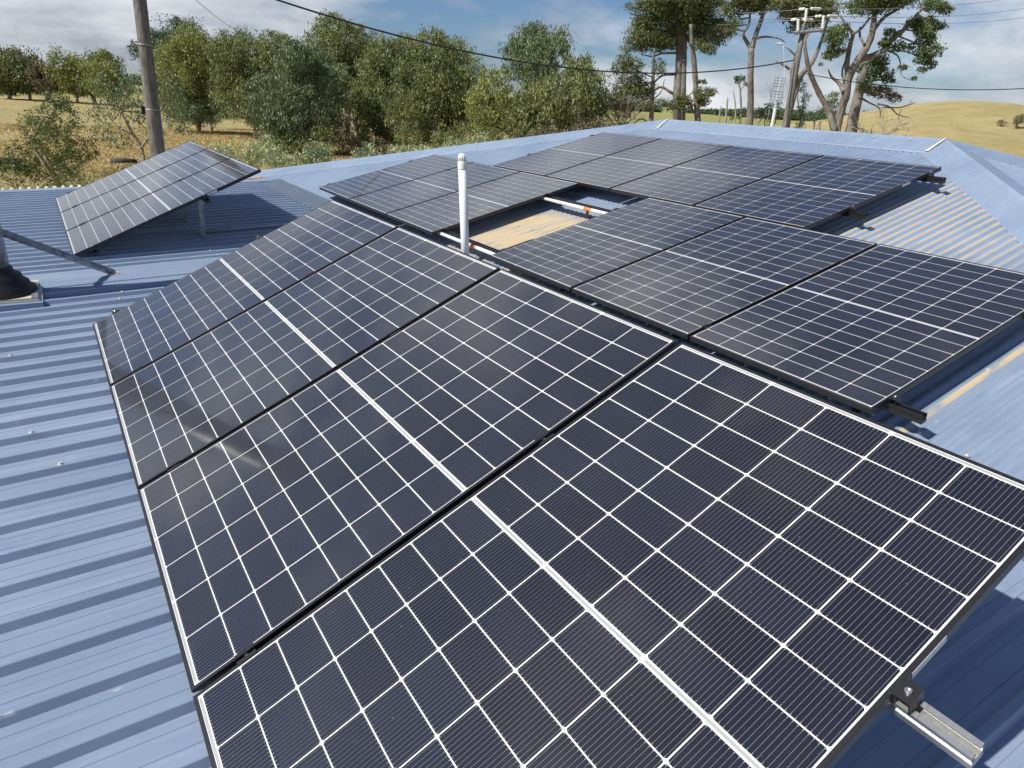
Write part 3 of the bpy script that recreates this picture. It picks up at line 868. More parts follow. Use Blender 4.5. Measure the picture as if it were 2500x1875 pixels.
def tree(name, label, cat, group, conv, blobs, depth, leaf, leafmat, barkmat, limbs=(), n_m2=10, droop=.6, base=None, trunk_r=.16, seed=0,
         clump=.34, flat=1.0, dj=.35, auto=True, extra=None, spread=.55, thick=1.0, grow=1.0):
    bl = blobs_px(conv, blobs, depth, dj, seed, thick, grow)
    cs_ = np.array([b[0] for b in bl])
    if base is None: bx_, by_ = cs_[:, 0].mean(), cs_[:, 1].mean()
    else:
        X, Y, s = conv(*base); q = at(X, Y, depth); bx_, by_ = q[0], q[1]
    g0 = float(ground_z(bx_, by_))
    o = empty(name, (bx_, by_, g0)); put(o, label, cat, group)
    b = MB(); r_ = random.Random(seed)
    for pts, ws in limbs:
        Q = limb(b, conv, pts, ws, depth, wob=.12, n=9, seed=seed)
    if limbs:
        pts, ws = limbs[0]; X, Y, s = conv(*pts[0]); q = at(X, Y, depth); root_to_ground(b, q, ws[0] / s / FPX * depth / 2, 9)
    if auto:
        zt = cs_[:, 2].max(); n_st = 1 if limbs else (2 if cat != 'shrub' else 3)
        stem_top = np.array([bx_, by_, g0 + (zt - g0) * .45])
        if not limbs:
            for k in range(n_st):
                e = np.array([bx_ + r_.uniform(-.6, .6), by_ + r_.uniform(-.6, .6), g0 + (zt - g0) * r_.uniform(.4, .6)])
                b.tube([(bx_ + r_.uniform(-.2, .2), by_ + r_.uniform(-.2, .2), g0 - .1), ((bx_ + e[0]) / 2 + r_.uniform(-.2, .2), (by_ + e[1]) / 2, (g0 + e[2]) / 2), tuple(e)],
                       [trunk_r * 1.2, trunk_r, trunk_r * .75], 8)
                stem_top = e
        for c, rr, dn_ in bl:
            s0 = stem_top if not limbs else None
            if limbs:
                pts, ws = limbs[0]; X, Y, s = conv(*pts[min(len(pts) - 1, len(pts) * 2 // 3)]); s0 = at(X, Y, depth)
            m1 = (s0 + c) / 2 + np.array([r_.uniform(-.3, .3), r_.uniform(-.3, .3), r_.uniform(-.1, .4)])
            b.tube([tuple(s0), tuple(m1), tuple(c)], [trunk_r * .45, trunk_r * .32, trunk_r * .15], 6)
            for k in range(3):
                e = c + np.array([r_.gauss(0, .6) * rr[0], r_.gauss(0, .6) * rr[1], r_.gauss(.1, .5) * rr[2]])
                b.tube([tuple(c), tuple((c + e) / 2 + np.array([0, 0, .1])), tuple(e)], [trunk_r * .15, trunk_r * .10, trunk_r * .04], 5)
    if b.v: link('trunk', b.mesh('trunk', barkmat, True), o, world_coords=True)
    link('crown', leaf_cloud('crown', bl, n_m2, leaf, leafmat, droop, clump, flat, seed, spread), o, world_coords=True)
    if extra:
        for nm, blx, mt, k in extra:
          for qq in blx:
            ex_ = link(nm, leaf_cloud(nm, blobs_px(conv, [qq], depth, dj, seed + 9), n_m2 * k, leaf, mt, droop, clump, flat, seed + 9, spread), o, world_coords=True); ex_['kind'] = 'stuff'
    return o
gGum = 'gum trees in the belt behind the house'
GUM = (.30, .085)
def gum(label, blobs, depth, mat=L_gum, base=None, limbs=(), seed=0, n=22, trunk_r=.15):
    return tree('gum_tree', label, 'tree', gGum, full, blobs, depth, GUM, mat, B_gum, limbs, n, .62, base, trunk_r, seed, clump=.24, spread=.55, grow=1.13)
gum('gum tree at the left end of the belt, just right of the timber pole', [(400, 150, 55, 50), (440, 118, 45, 40), (375, 205, 40, 50), (440, 190, 50, 55), (470, 150, 40, 45), (420, 230, 40, 35)], 62, L_gumy, seed=1)
gum('bushy gum tree second from the left of the belt, over the straw slope', [(520, 115, 55, 40), (565, 160, 55, 55), (500, 190, 50, 50), (600, 115, 42, 32), (540, 225, 45, 35), (490, 130, 40, 40)], 58, L_gum, seed=2)
gum('broad dark gum tree left of the tallest gum, leaves down to the shrubs', [(650, 150, 50, 45), (615, 215, 55, 55), (690, 195, 50, 55), (650, 275, 60, 40), (600, 280, 45, 30), (640, 120, 35, 30), (700, 260, 40, 35)], 48, L_gumb, seed=3)
gum('tallest gum tree of the belt, its top above the cable', [(712, 62, 36, 26), (700, 98, 40, 36), (758, 88, 42, 30), (745, 135, 55, 45), (790, 112, 36, 32), (740, 185, 50, 40), (770, 160, 40, 40)], 60, L_gum, seed=4)
gum('gum tree with a bare pinkish limb in the middle of the belt', [(830, 120, 42, 30), (865, 110, 36, 28), (820, 160, 50, 42), (800, 215, 42, 42), (855, 215, 55, 50), (800, 285, 45, 30), (850, 275, 40, 30)], 52, L_gum, seed=5,
    limbs=[([(770, 345), (772, 300), (768, 262), (780, 235), (800, 190)], [11, 10, 9, 7, 4]), ([(768, 262), (745, 248), (715, 245)], [6, 5, 3])], base=(770, 345))
gum('big round gum tree with a forked pale trunk at its foot', [(930, 108, 50, 34), (960, 145, 62, 50), (905, 175, 50, 48), (985, 195, 52, 50), (935, 230, 60, 45), (890, 245, 42, 40), (990, 250, 42, 34), (950, 285, 50, 25)], 50, L_gum, seed=6,
    limbs=[([(912, 348), (916, 320), (925, 295), (930, 250), (935, 200)], [13, 12, 10, 8, 5]), ([(914, 335), (908, 310), (895, 285), (890, 250)], [9, 7, 6, 4]), ([(920, 315), (945, 305), (965, 300)], [6, 5, 3])], base=(912, 348))
gum('small yellow-green gum tree between the round one and the two-topped one', [(1065, 185, 34, 34), (1055, 225, 40, 40), (1085, 245, 34, 36), (1050, 275, 36, 25)], 46, L_gumy, seed=7, n=18)
gum('two-topped dark gum tree at the right end of the belt', [(1150, 95, 42, 40), (1190, 112, 44, 42), (1118, 125, 34, 38), (1160, 155, 55, 28)], 50, L_gumb, seed=8,
    limbs=[([(1165, 330), (1168, 260), (1160, 200), (1158, 120)], [12, 10, 8, 4])], base=(1165, 330))
gum('lower gum tree standing in front of the two-topped one by the roof', [(1165, 225, 58, 42), (1250, 165, 34, 38), (1265, 205, 42, 45), (1215, 215, 55, 45), (1225, 262, 60, 34), (1130, 258, 42, 36), (1290, 235, 22, 28), (1170, 275, 50, 22)], 44, L_gum, seed=9)
gum('gum tree filling the belt behind the left half', [(470, 185, 60, 45), (560, 210, 60, 40), (640, 180, 60, 50)], 72, L_gum, seed=10, n=12)
gum('gum tree filling the belt behind the right half', [(790, 190, 60, 60), (880, 160, 50, 50), (1010, 165, 30, 50), (1010, 230, 30, 50)], 66, L_gumb, seed=12, n=12)
gSk = 'low undergrowth under the gum belt'
for k, (t, bl, d) in enumerate((('undergrowth under the left gums above the straw slope', [(400, 245, 40, 22), (450, 240, 40, 24), (500, 235, 36, 24)], 60),
        ('undergrowth below the broad dark gum', [(590, 300, 36, 22), (640, 310, 44, 20), (700, 300, 40, 24)], 46),
        ('undergrowth between the bare pinkish limb and the tall gum', [(740, 290, 40, 30), (760, 320, 40, 20), (815, 320, 34, 18)], 48),
        ('undergrowth round the forked pale trunk', [(880, 300, 36, 28), (960, 310, 44, 24), (1000, 295, 30, 30)], 47),
        ('undergrowth below the yellow-green gum', [(1050, 295, 40, 20), (1100, 280, 36, 26)], 44),
        ('undergrowth below the two-topped gum at the roof edge', [(1190, 290, 60, 16), (1270, 275, 40, 20), (1310, 270, 24, 14)], 42))):
    tree('low_bush', t, 'bush', gSk, full, bl, d, (.24, .075), (L_gumb, L_gum, L_brown)[k % 3 if k != 3 else 1], B_gum, n_m2=18, droop=.3, seed=70 + k, clump=.26, trunk_r=.06)
# far row at the left
gFar = 'trees of the far row across the straw field'
for k, (t, bl, mt) in enumerate((('leftmost tree of the far row across the field', [(12, 150, 40, 38), (2, 165, 30, 30), (15, 180, 40, 16)], L_gum),
        ('tree with the highest top in the far row at the left', [(50, 145, 38, 36), (70, 165, 36, 30), (55, 182, 40, 15)], L_pine),
        ('low brownish tree in the far row', [(108, 165, 28, 26), (90, 172, 26, 24), (105, 185, 30, 12)], L_brown),
        ('bright green tree in the middle of the far row', [(150, 155, 30, 36), (170, 165, 32, 30), (160, 185, 38, 15)], L_gumy),
        ('rounded green tree near the right of the far row', [(205, 158, 32, 36), (190, 175, 26, 22), (205, 188, 34, 14)], L_gum),
        ('last tree of the far row before the timber pole', [(250, 160, 38, 38), (235, 178, 30, 22), (250, 192, 36, 14)], L_gumy))):
    tree('field_tree', t, 'tree', gFar, full, bl, 128, (.55, .22), mt, B_gum, n_m2=6.0, seed=20 + k, clump=.28, trunk_r=.2, grow=1.1)
tree('pine_tree', 'dark round-topped pine rising behind the gums beside the timber pole', 'tree', None, full,
     [(385, 75, 52, 34), (340, 95, 40, 34), (420, 95, 38, 28), (300, 110, 26, 18), (360, 120, 60, 30), (400, 120, 40, 30)], 105, (.45, .16), L_dark, B_pine, n_m2=6, droop=-.1, seed=30, clump=.26, trunk_r=.35)
tree('sapling', 'open young gum with thin stems around the timber pole', 'tree', None, full,
     [(245, 190, 40, 36, .8), (295, 180, 36, 30, .8), (225, 245, 34, 30, .6), (290, 235, 40, 36, .7), (365, 225, 30, 40, .6), (395, 280, 20, 14, .7), (265, 300, 34, 20, .6), (345, 185, 40, 30, .6), (225, 290, 26, 24, .6), (330, 290, 28, 24, .4), (380, 255, 26, 26, .6)],
     33, (.20, .06), L_gumb, B_gum, n_m2=17, seed=31, clump=.30, base=(300, 352),
     limbs=[([(312, 352), (305, 318), (285, 285), (262, 240), (250, 190)], [8, 7, 6, 4, 2]), ([(305, 320), (330, 280), (350, 230), (352, 190)], [5, 4, 3, 2]), ([(285, 290), (250, 270), (228, 240)], [4, 3, 2])], trunk_r=.06)
tree('bush', 'dense green bush at the left edge of the field', 'bush', None, full,
     [(118, 252, 48, 46), (80, 285, 42, 36), (140, 310, 46, 42), (55, 340, 40, 34), (95, 370, 60, 34), (160, 355, 38, 36), (185, 320, 20, 28), (130, 215, 22, 20), (40, 375, 34, 26)], 27, (.17, .05), L_bush, B_gum, n_m2=32, droop=.1, seed=32, clump=.28, trunk_r=.07)
tree('bush', 'low scrub in the shadow under the propped panels beyond the shed', 'bush', None, full,
     [(215, 385, 50, 22), (270, 375, 40, 20), (160, 400, 40, 16)], 25, (.14, .04), L_bush, B_gum, n_m2=20, droop=0, seed=33, clump=.3, trunk_r=.04)
# silvery shrubs along the wall
gSil = 'silvery shrubs along the house'
for k, (t, bl, d) in enumerate((('silvery shrub nearest the propped panels', [(520, 340, 55, 30), (560, 328, 40, 26), (490, 335, 30, 22)], 18.5),
        ('tall silvery shrub left of the dark gap', [(620, 350, 40, 26), (590, 345, 30, 24)], 18.0),
        ('upright silvery shrub right of the propped panels', [(685, 335, 34, 28), (700, 350, 30, 20), (670, 350, 30, 22)], 18.5),
        ('silvery shrub behind the lower row, left of the vent pipe', [(800, 335, 26, 24), (775, 345, 24, 18)], 19),
        ('long low silvery shrub behind the vent pipe', [(865, 335, 34, 18), (905, 330, 32, 18)], 19.5),
        ('greener shrub at the roof edge right of the vent pipe', [(1000, 318, 32, 16), (1040, 308, 30, 16), (970, 324, 24, 14)], 21))):
    tree('shrub', t, 'shrub', gSil, full, bl, d, (.13, .035), L_silver, B_gum, n_m2=75, droop=-.55, seed=40 + k, clump=.30, trunk_r=.03, spread=.7)
# pines and cypresses on the right
gPi = 'tall pines beyond the ridge'
NEED = (.26, .075)
tree('pine_tree', 'tallest twin-trunked pine left of the leaning pole, crown out of the picture', 'tree', gPi, r2,
     [(420, 50, 130, 45), (300, 85, 110, 45), (520, 75, 120, 42), (350, 160, 140, 42), (230, 150, 60, 36), (190, 245, 75, 36), (270, 285, 90, 32), (400, 250, 95, 36), (520, 175, 95, 40), (620, 130, 80, 40), (700, 195, 75, 36), (650, 250, 60, 26), (740, 160, 60, 32), (640, 310, 50, 18, .7), (170, 40, 50, 22, .45), (130, 300, 40, 20, .6), (330, 30, 120, 40), (250, 220, 80, 34), (440, 130, 120, 40), (330, 250, 90, 30), (470, -20, 200, 50), (620, 20, 120, 40), (570, 240, 50, 30)],
     50, NEED, L_pine, B_pine,
     [([(440, 790), (440, 600), (450, 450), (455, 330), (450, 200), (440, 60)], [50, 47, 44, 40, 34, 25]), ([(466, 790), (470, 600), (476, 450), (482, 330), (480, 200), (470, 40)], [46, 43, 38, 34, 30, 20]),
      ([(432, 460), (350, 468), (300, 510), (268, 560)], [15, 12, 9, 5]), ([(440, 600), (400, 572), (340, 540), (300, 562)], [19, 16, 13, 8]), ([(440, 330), (350, 330), (290, 350), (230, 340)], [14, 11, 8, 5]), ([(480, 260), (560, 220), (640, 200), (720, 190)], [16, 13, 10, 6]), ([(480, 200), (560, 140), (650, 120)], [14, 10, 6])],
     n_m2=26, droop=-.15, seed=50, clump=.27, grow=1.30, spread=0.85, flat=.6, trunk_r=.22, auto=False)
tree('pine_tree', 'ragged thin pine with brown lower branches, leftmost of the pines', 'tree', gPi, r2,
     [(240, 640, 50, 22, .5), (180, 560, 50, 30, .7), (340, 640, 40, 20, .6), (380, 660, 40, 18, .6), (170, 400, 50, 26, .6), (120, 375, 45, 28, .8), (90, 425, 46, 30, .8), (150, 455, 65, 36, .6), (100, 535, 55, 36, .7), (60, 605, 46, 34, .8), (130, 595, 62, 34, .7), (230, 548, 75, 30), (250, 600, 42, 18, .7), (330, 440, 34, 18, .5), (330, 395, 34, 20, .5), (200, 500, 50, 24, .4)],
     47, NEED, L_pine, B_pine,
     [([(278, 790), (284, 640), (290, 500), (292, 380), (300, 300)], [27, 24, 22, 18, 12]), ([(275, 680), (220, 688), (170, 728)], [9, 7, 4]), ([(270, 778), (222, 736), (160, 772)], [10, 8, 5]), ([(284, 560), (230, 550), (150, 520), (100, 530)], [9, 7, 5, 3]), ([(288, 480), (200, 440), (140, 400)], [8, 6, 3]), ([(284, 620), (340, 570), (362, 490)], [9, 6, 3])],
     n_m2=30, droop=0, seed=51, clump=.28, grow=1.30, spread=0.9, flat=.6, trunk_r=.12, auto=False, extra=[('withered_branch', [(90, 690, 62, 46, .8), (60, 640, 40, 40, .7), (150, 690, 40, 40, .5)], L_brown, 1.0)])
tree('pine_tree', 'slender pine with a low round tuft beside the twin-trunked pine', 'tree', gPi, r2,
     [(600, 585, 50, 34), (600, 632, 36, 18), (480, 620, 46, 22, .8), (440, 650, 46, 20, .7), (500, 655, 40, 18, .8), (590, 508, 34, 8, .8), (560, 280, 40, 20, .7), (620, 300, 40, 16, .7)],
     46, NEED, L_pine, B_pine,
     [([(572, 800), (562, 650), (555, 520), (545, 380), (532, 270), (525, 150)], [37, 33, 30, 28, 24, 16]), ([(565, 640), (590, 600), (620, 580)], [9, 7, 4]), ([(556, 560), (500, 600), (450, 640)], [9, 7, 4])],
     n_m2=34, droop=-.1, seed=52, clump=.28, grow=1.30, spread=0.8, flat=.6, trunk_r=.12, auto=False)
tree('pine_tree', 'bare forked pine with foliage only at its top, left of the leaning pole', 'tree', gPi, r2,
     [(820, 45, 70, 30, .8), (900, 15, 90, 34), (1010, 25, 55, 30, .8), (760, 75, 46, 22, .7), (880, -40, 120, 40), (800, 140, 40, 16, .4), (960, 60, 40, 20, .5)],
     42, NEED, L_pine, B_pine,
     [([(886, 830), (896, 640), (896, 480), (900, 300)], [41, 37, 34, 33]), ([(900, 305), (872, 260), (850, 210), (885, 150), (890, 60), (870, 0)], [25, 21, 17, 14, 10, 6]), ([(904, 305), (926, 220), (966, 110), (975, 40), (960, -40)], [29, 26, 23, 19, 12]),
      ([(926, 240), (980, 228), (1062, 236), (1110, 262)], [14, 12, 8, 4]), ([(858, 195), (800, 182), (760, 190)], [11, 8, 4]), ([(886, 150), (830, 158), (780, 160)], [9, 7, 4]), ([(888, 110), (820, 118), (758, 114)], [9, 7, 4]), ([(972, 80), (1000, 70), (1020, 40)], [8, 6, 4])],
     n_m2=34, droop=-.1, seed=53, clump=.28, grow=1.30, spread=0.85, flat=.6, trunk_r=.15, auto=False)
tree('cypress_tree', 'wind-swept cypress with a V-shaped trunk and limbs reaching right', 'tree', None, r1,
     [(880, 150, 80, 26), (870, 210, 70, 24), (890, 262, 62, 24), (905, 342, 70, 24), (880, 398, 55, 24), (925, 440, 22, 20), (965, 172, 38, 20), (1020, 72, 40, 16), (930, 40, 75, 26), (800, 160, 48, 18), (700, 312, 48, 24, .8), (620, 288, 42, 22), (640, 222, 42, 18), (830, 322, 48, 28, .7),
      (600, 15, 110, 36), (480, 28, 95, 42), (700, 0, 90, 24), (260, 240, 75, 38), (290, 332, 55, 28), (230, 372, 38, 20), (172, 432, 14, 7), (330, 190, 42, 22), (730, 452, 22, 14), (800, 528, 18, 9), (850, 470, 30, 14), (560, -30, 160, 40)],
     36, (.20, .07), L_cyp, B_pine,
     [([(278, 950), (285, 860), (315, 740), (345, 640), (365, 520), (420, 420), (500, 290), (530, 180), (540, 80), (560, -40)], [54, 52, 50, 50, 48, 45, 40, 35, 30, 20]),
      ([(270, 890), (225, 740), (160, 620), (100, 480), (75, 360), (70, 270), (102, 220)], [40, 36, 32, 28, 22, 16, 7]),
      ([(362, 510), (430, 410), (530, 375), (610, 330), (650, 270), (720, 215), (790, 140), (840, 80), (900, 20)], [45, 40, 36, 34, 30, 26, 22, 17, 10]),
      ([(330, 620), (300, 560), (250, 520), (225, 465)], [30, 22, 14, 5]), ([(352, 500), (356, 400), (380, 280), (392, 230), (350, 170), (310, 110)], [30, 28, 26, 22, 15, 9]), ([(392, 230), (450, 190), (500, 130), (560, 85)], [18, 15, 11, 7]),
      ([(535, 200), (600, 120), (700, 60), (800, 5)], [24, 20, 14, 7]), ([(470, 300), (440, 240), (440, 180)], [18, 14, 8]), ([(610, 335), (690, 372), (715, 440), (722, 510), (800, 545)], [13, 9, 6, 5, 3]), ([(690, 240), (760, 268), (840, 300), (900, 350)], [12, 9, 6, 3]), ([(650, 340), (760, 350), (860, 390)], [10, 7, 4]), ([(740, 200), (820, 210), (880, 215)], [10, 7, 4]), ([(570, 320), (600, 270), (640, 230)], [12, 9, 5]), ([(330, 560), (320, 480), (345, 400)], [14, 11, 7])],
     n_m2=46, droop=-.1, seed=54, clump=.28, grow=1.30, spread=0.8, flat=.7, trunk_r=.15, auto=False)
tree('cypress_tree', 'dark cypress with a thick trunk and grey dead twigs, right of the V-shaped trunk', 'tree', None, r1,
     [(520, 465, 70, 44), (560, 405, 46, 30), (600, 500, 46, 30), (480, 540, 46, 28), (650, 540, 32, 14), (450, 590, 34, 24, .7)],
     38, (.20, .07), L_cyp, B_pine,
     [([(372, 950), (394, 800), (430, 640), (450, 540), (480, 450)], [68, 62, 56, 48, 30]), ([(440, 620), (520, 600), (600, 620), (690, 650)], [20, 15, 10, 5]), ([(450, 560), (540, 540), (620, 540)], [18, 12, 6]),
      ([(560, 700), (640, 720), (700, 775), (780, 790)], [10, 8, 6, 3]), ([(590, 722), (700, 725), (770, 706), (815, 688)], [8, 7, 5, 3]), ([(430, 650), (500, 690), (570, 730), (575, 800)], [14, 10, 7, 3]), ([(720, 735), (700, 790), (712, 835)], [5, 4, 2]), ([(770, 706), (790, 670)], [4, 2])],
     n_m2=44, droop=-.1, seed=55, clump=.3, grow=1.30, spread=0.8, flat=.7, trunk_r=.12, auto=False, extra=[('dead_twig_clump', [(600, 622, 85, 36, 1.0), (680, 660, 50, 28, 1.0), (520, 610, 50, 30, .8)], L_brown, .9)])
tree('cypress_tree', 'dark cypress standing behind the leaning pole', 'tree', None, r1,
     [(100, 35, 110, 42), (60, 125, 75, 44), (150, 150, 56, 30), (205, 60, 85, 36), (20, 60, 80, 40), (-60, 20, 80, 40), (-40, 110, 60, 30, .7), (120, -20, 160, 40), (20, 190, 50, 22, .5)],
     41, (.20, .07), L_pine, B_pine,
     [([(-70, 950), (-30, 720), (20, 560), (50, 500), (115, 425), (160, 330), (195, 230), (225, 120)], [44, 42, 38, 32, 26, 20, 16, 9]), ([(-20, 640), (-10, 480), (20, 360), (60, 240), (60, 100)], [34, 30, 26, 20, 10]), ([(-35, 465), (-95, 425), (-130, 412)], [16, 12, 5]), ([(10, 380), (-40, 330), (-70, 316)], [12, 9, 4]), ([(60, 240), (150, 200), (220, 180)], [10, 8, 4])],
     n_m2=40, droop=-.1, seed=56, clump=.28, grow=1.30, spread=0.8, flat=.7, trunk_r=.12, auto=False)
gSc = 'dark scrub trees beyond the leaning pole'
tree('scrub_tree', 'narrow black-green scrub tree just right of the leaning pole', 'tree', gSc, r3, [(575, 200, 38, 40), (590, 275, 42, 34), (565, 350, 40, 42), (560, 500, 46, 34), (530, 410, 46, 34), (545, 150, 30, 26)], 58, (.22, .08), L_dark, B_pine, n_m2=13, droop=-.1, seed=57, clump=.3, trunk_r=.12)
tree('scrub_tree', 'low spreading dark scrub between the leaning pole and the V-shaped trunk', 'tree', gSc, r3, [(620, 410, 46, 30), (690, 405, 60, 42), (750, 425, 50, 30), (660, 440, 60, 22)], 64, (.22, .08), L_dark, B_pine, n_m2=12, droop=-.1, seed=58, clump=.3, trunk_r=.1)
tree('scrub_tree', 'lighter green scrub tree seen through the V-shaped trunk', 'tree', gSc, r3, [(790, 280, 55, 32), (760, 340, 50, 40), (820, 330, 46, 40), (740, 390, 50, 30), (830, 250, 50, 18)], 70, (.24, .08), L_cyp, B_pine, n_m2=11, droop=-.1, seed=59, clump=.3, trunk_r=.12)
tree('scrub_tree', 'dark scrub at the foot of the antenna mast', 'tree', gSc, r3, [(300, 350, 46, 26), (250, 400, 40, 30), (350, 410, 46, 36), (390, 340, 30, 30), (330, 450, 40, 30)], 52, (.22, .08), L_pine, B_pine, n_m2=12, droop=-.1, seed=60, clump=.3, trunk_r=.1)
tree('far_pine', 'small flat-topped pine on the horizon between the pines', 'tree', None, r2, [(838, 488, 46, 18), (885, 520, 34, 12), (820, 505, 26, 10)], 120, (.35, .14), L_dark, B_pine, [([(838, 705), (834, 600), (828, 540), (812, 505)], [11, 10, 8, 4]), ([(832, 560), (860, 530), (885, 520)], [5, 4, 2])], n_m2=8, droop=-.1, seed=61, clump=.3, auto=False)
tree('far_shrub', 'dark shrub on the horizon beside the forked pine', 'shrub', None, r2, [(860, 690, 18, 22), (845, 700, 14, 16)], 120, (.35, .14), L_dark, B_pine, n_m2=6, droop=0, seed=62, clump=.3, trunk_r=.06)
tree('far_shrub', 'long green shrub in the pasture beyond the ridge', 'shrub', None, r2, [(810, 728, 36, 10), (780, 735, 18, 8)], 115, (.35, .14), L_bush, B_gum, n_m2=6, droop=0, seed=63, clump=.3, trunk_r=.05)
hs = lambda x, y: (2140 + x / 3.528, 200 + y / 3.528, 3.528)
tree('hill_shrub', 'dark shrub on the hill at the right edge', 'shrub', None, hs, [(1235, 325, 40, 34), (1275, 310, 40, 40), (1190, 345, 30, 24)], 96, (.3, .11), L_brown, B_pine, n_m2=8, droop=0, seed=64, clump=.3, trunk_r=.06, extra=[('green_leaves', [(1250, 320, 40, 36, .9)], L_dark, 1.0)])
tree('hill_shrub', 'grey-brown shrub on the hill left of the dark one', 'shrub', None, hs, [(1100, 352, 46, 24), (1075, 345, 26, 18)], 97, (.3, .11), L_brown, B_dead, n_m2=7, droop=0, seed=65, clump=.3, trunk_r=.05)
tree('hill_shrub', 'small twiggy shrub at the hill foot above the hip capping', 'shrub', None, hs, [(1105, 630, 44, 34, .5), (1110, 600, 24, 20, .5)], 48, (.22, .02), L_brown, B_dead, n_m2=12, droop=-.3, seed=66, clump=.4, trunk_r=.03)
# bare shrub by the dark cypress
def twig_shrub(name, label, conv, root, depth, n, span, seed, mat=B_dead, w0=7):
    X, Y, s = conv(*root); q = at(X, Y, depth); g0 = float(ground_z(q[0], q[1]))
    o = empty(name, (q[0], q[1], g0)); put(o, label, 'shrub'); r_ = random.Random(seed); b = MB()
    b.tube([(q[0], q[1], g0 - .1), tuple(q)], [.07, .05], 6)
    def grow(p, d, l, r0, lev):
        pts = [p]; rr = [r0]
        for k in range(4):
            d = d + np.array([r_.gauss(0, .35), r_.gauss(0, .35), r_.gauss(.02, .3)]); d /= np.linalg.norm(d)
            pts.append(pts[-1] + d * l / 4); rr.append(r0 * (1 - .18 * (k + 1)))
        b.tube(pts, rr, 5)
        if lev:
            for k in range(4):
                i = r_.randint(1, 4); grow(pts[i], d + np.array([r_.gauss(0, .8), r_.gauss(0, .8), r_.gauss(.1, .6)]), l * .62, rr[i] * .65, lev - 1)
    for k in range(n): grow(np.array(q), np.array([r_.gauss(0, .7), r_.gauss(0, .7), .9]), span, .045, 2)
    link('branches', b.mesh('branches', mat), o, world_coords=True)
twig_shrub('bare_shrub', 'bare dead shrub with tangled twigs right of the dark cypress', r1, (570, 960), 36, 8, 1.5, 3)
twig_shrub('bare_shrub', 'grey tangle of dead branches under the ragged pine', r2, (90, 790), 45, 10, 2.2, 4)
twig_shrub('bare_shrub', 'leafless broken tree right of the forked pine', r2, (945, 760), 75, 3, 4.0, 6, B_pine)
# dead stumps on the horizon
gSt = 'dead trunks standing in the pasture'
for k, (pts, ws, t) in enumerate(((([(702, 735), (706, 690), (713, 655)]), [10, 9, 5], 'leaning pale dead trunk, leftmost of three in the pasture'), (([(741, 750), (746, 690), (753, 608)]), [12, 11, 8], 'straight pale dead trunk in the middle of three in the pasture'), (([(803, 715), (800, 640), (788, 565)]), [9, 8, 4], 'thin dead trunk, rightmost of three in the pasture'))):
    X, Y, s = r2(*pts[0]); q = at(X, Y, 105); o = empty('dead_trunk', (q[0], q[1], float(ground_z(q[0], q[1])))); put(o, t, 'dead tree', gSt)
    b = MB(); limb(b, r2, pts, ws, 105, n=7); root_to_ground(b, q, ws[0] / s / FPX * 105 / 2); link('trunk', b.mesh('trunk', B_dead), o, world_coords=True)
# fallen logs at the left
lm = bark('dark_log', (0.05, 0.045, 0.04), (0.12, 0.105, 0.09))
def log_thing(label, p0, p1, d0, d1, r0):
    a = at(p0[0] * 1.1302, p0[1] * 1.1302, d0); b2 = at(p1[0] * 1.1302, p1[1] * 1.1302, d1)
    a[2] = float(ground_z(a[0], a[1])) + r0 * .8; b2[2] = float(ground_z(b2[0], b2[1])) + r0 * .8
    b = MB(); b.tube([a, (a + b2) / 2 + np.array([0, 0, .05]), b2], [r0, r0 * .9, r0 * .75], 10)
    o = link('fallen_log', b.mesh('fallen_log', lm, True)); put(o, label, 'log')
log_thing('dark fallen log at the left edge of the field', (-40, 335), (45, 330), 31, 33, .28)
log_thing('cut dark log behind the young gum', (235, 322), (292, 322), 36, 36.5, .17)
log_thing('thin fallen branch on the straw left of the timber pole', (262, 325), (320, 352), 34, 29, .07)

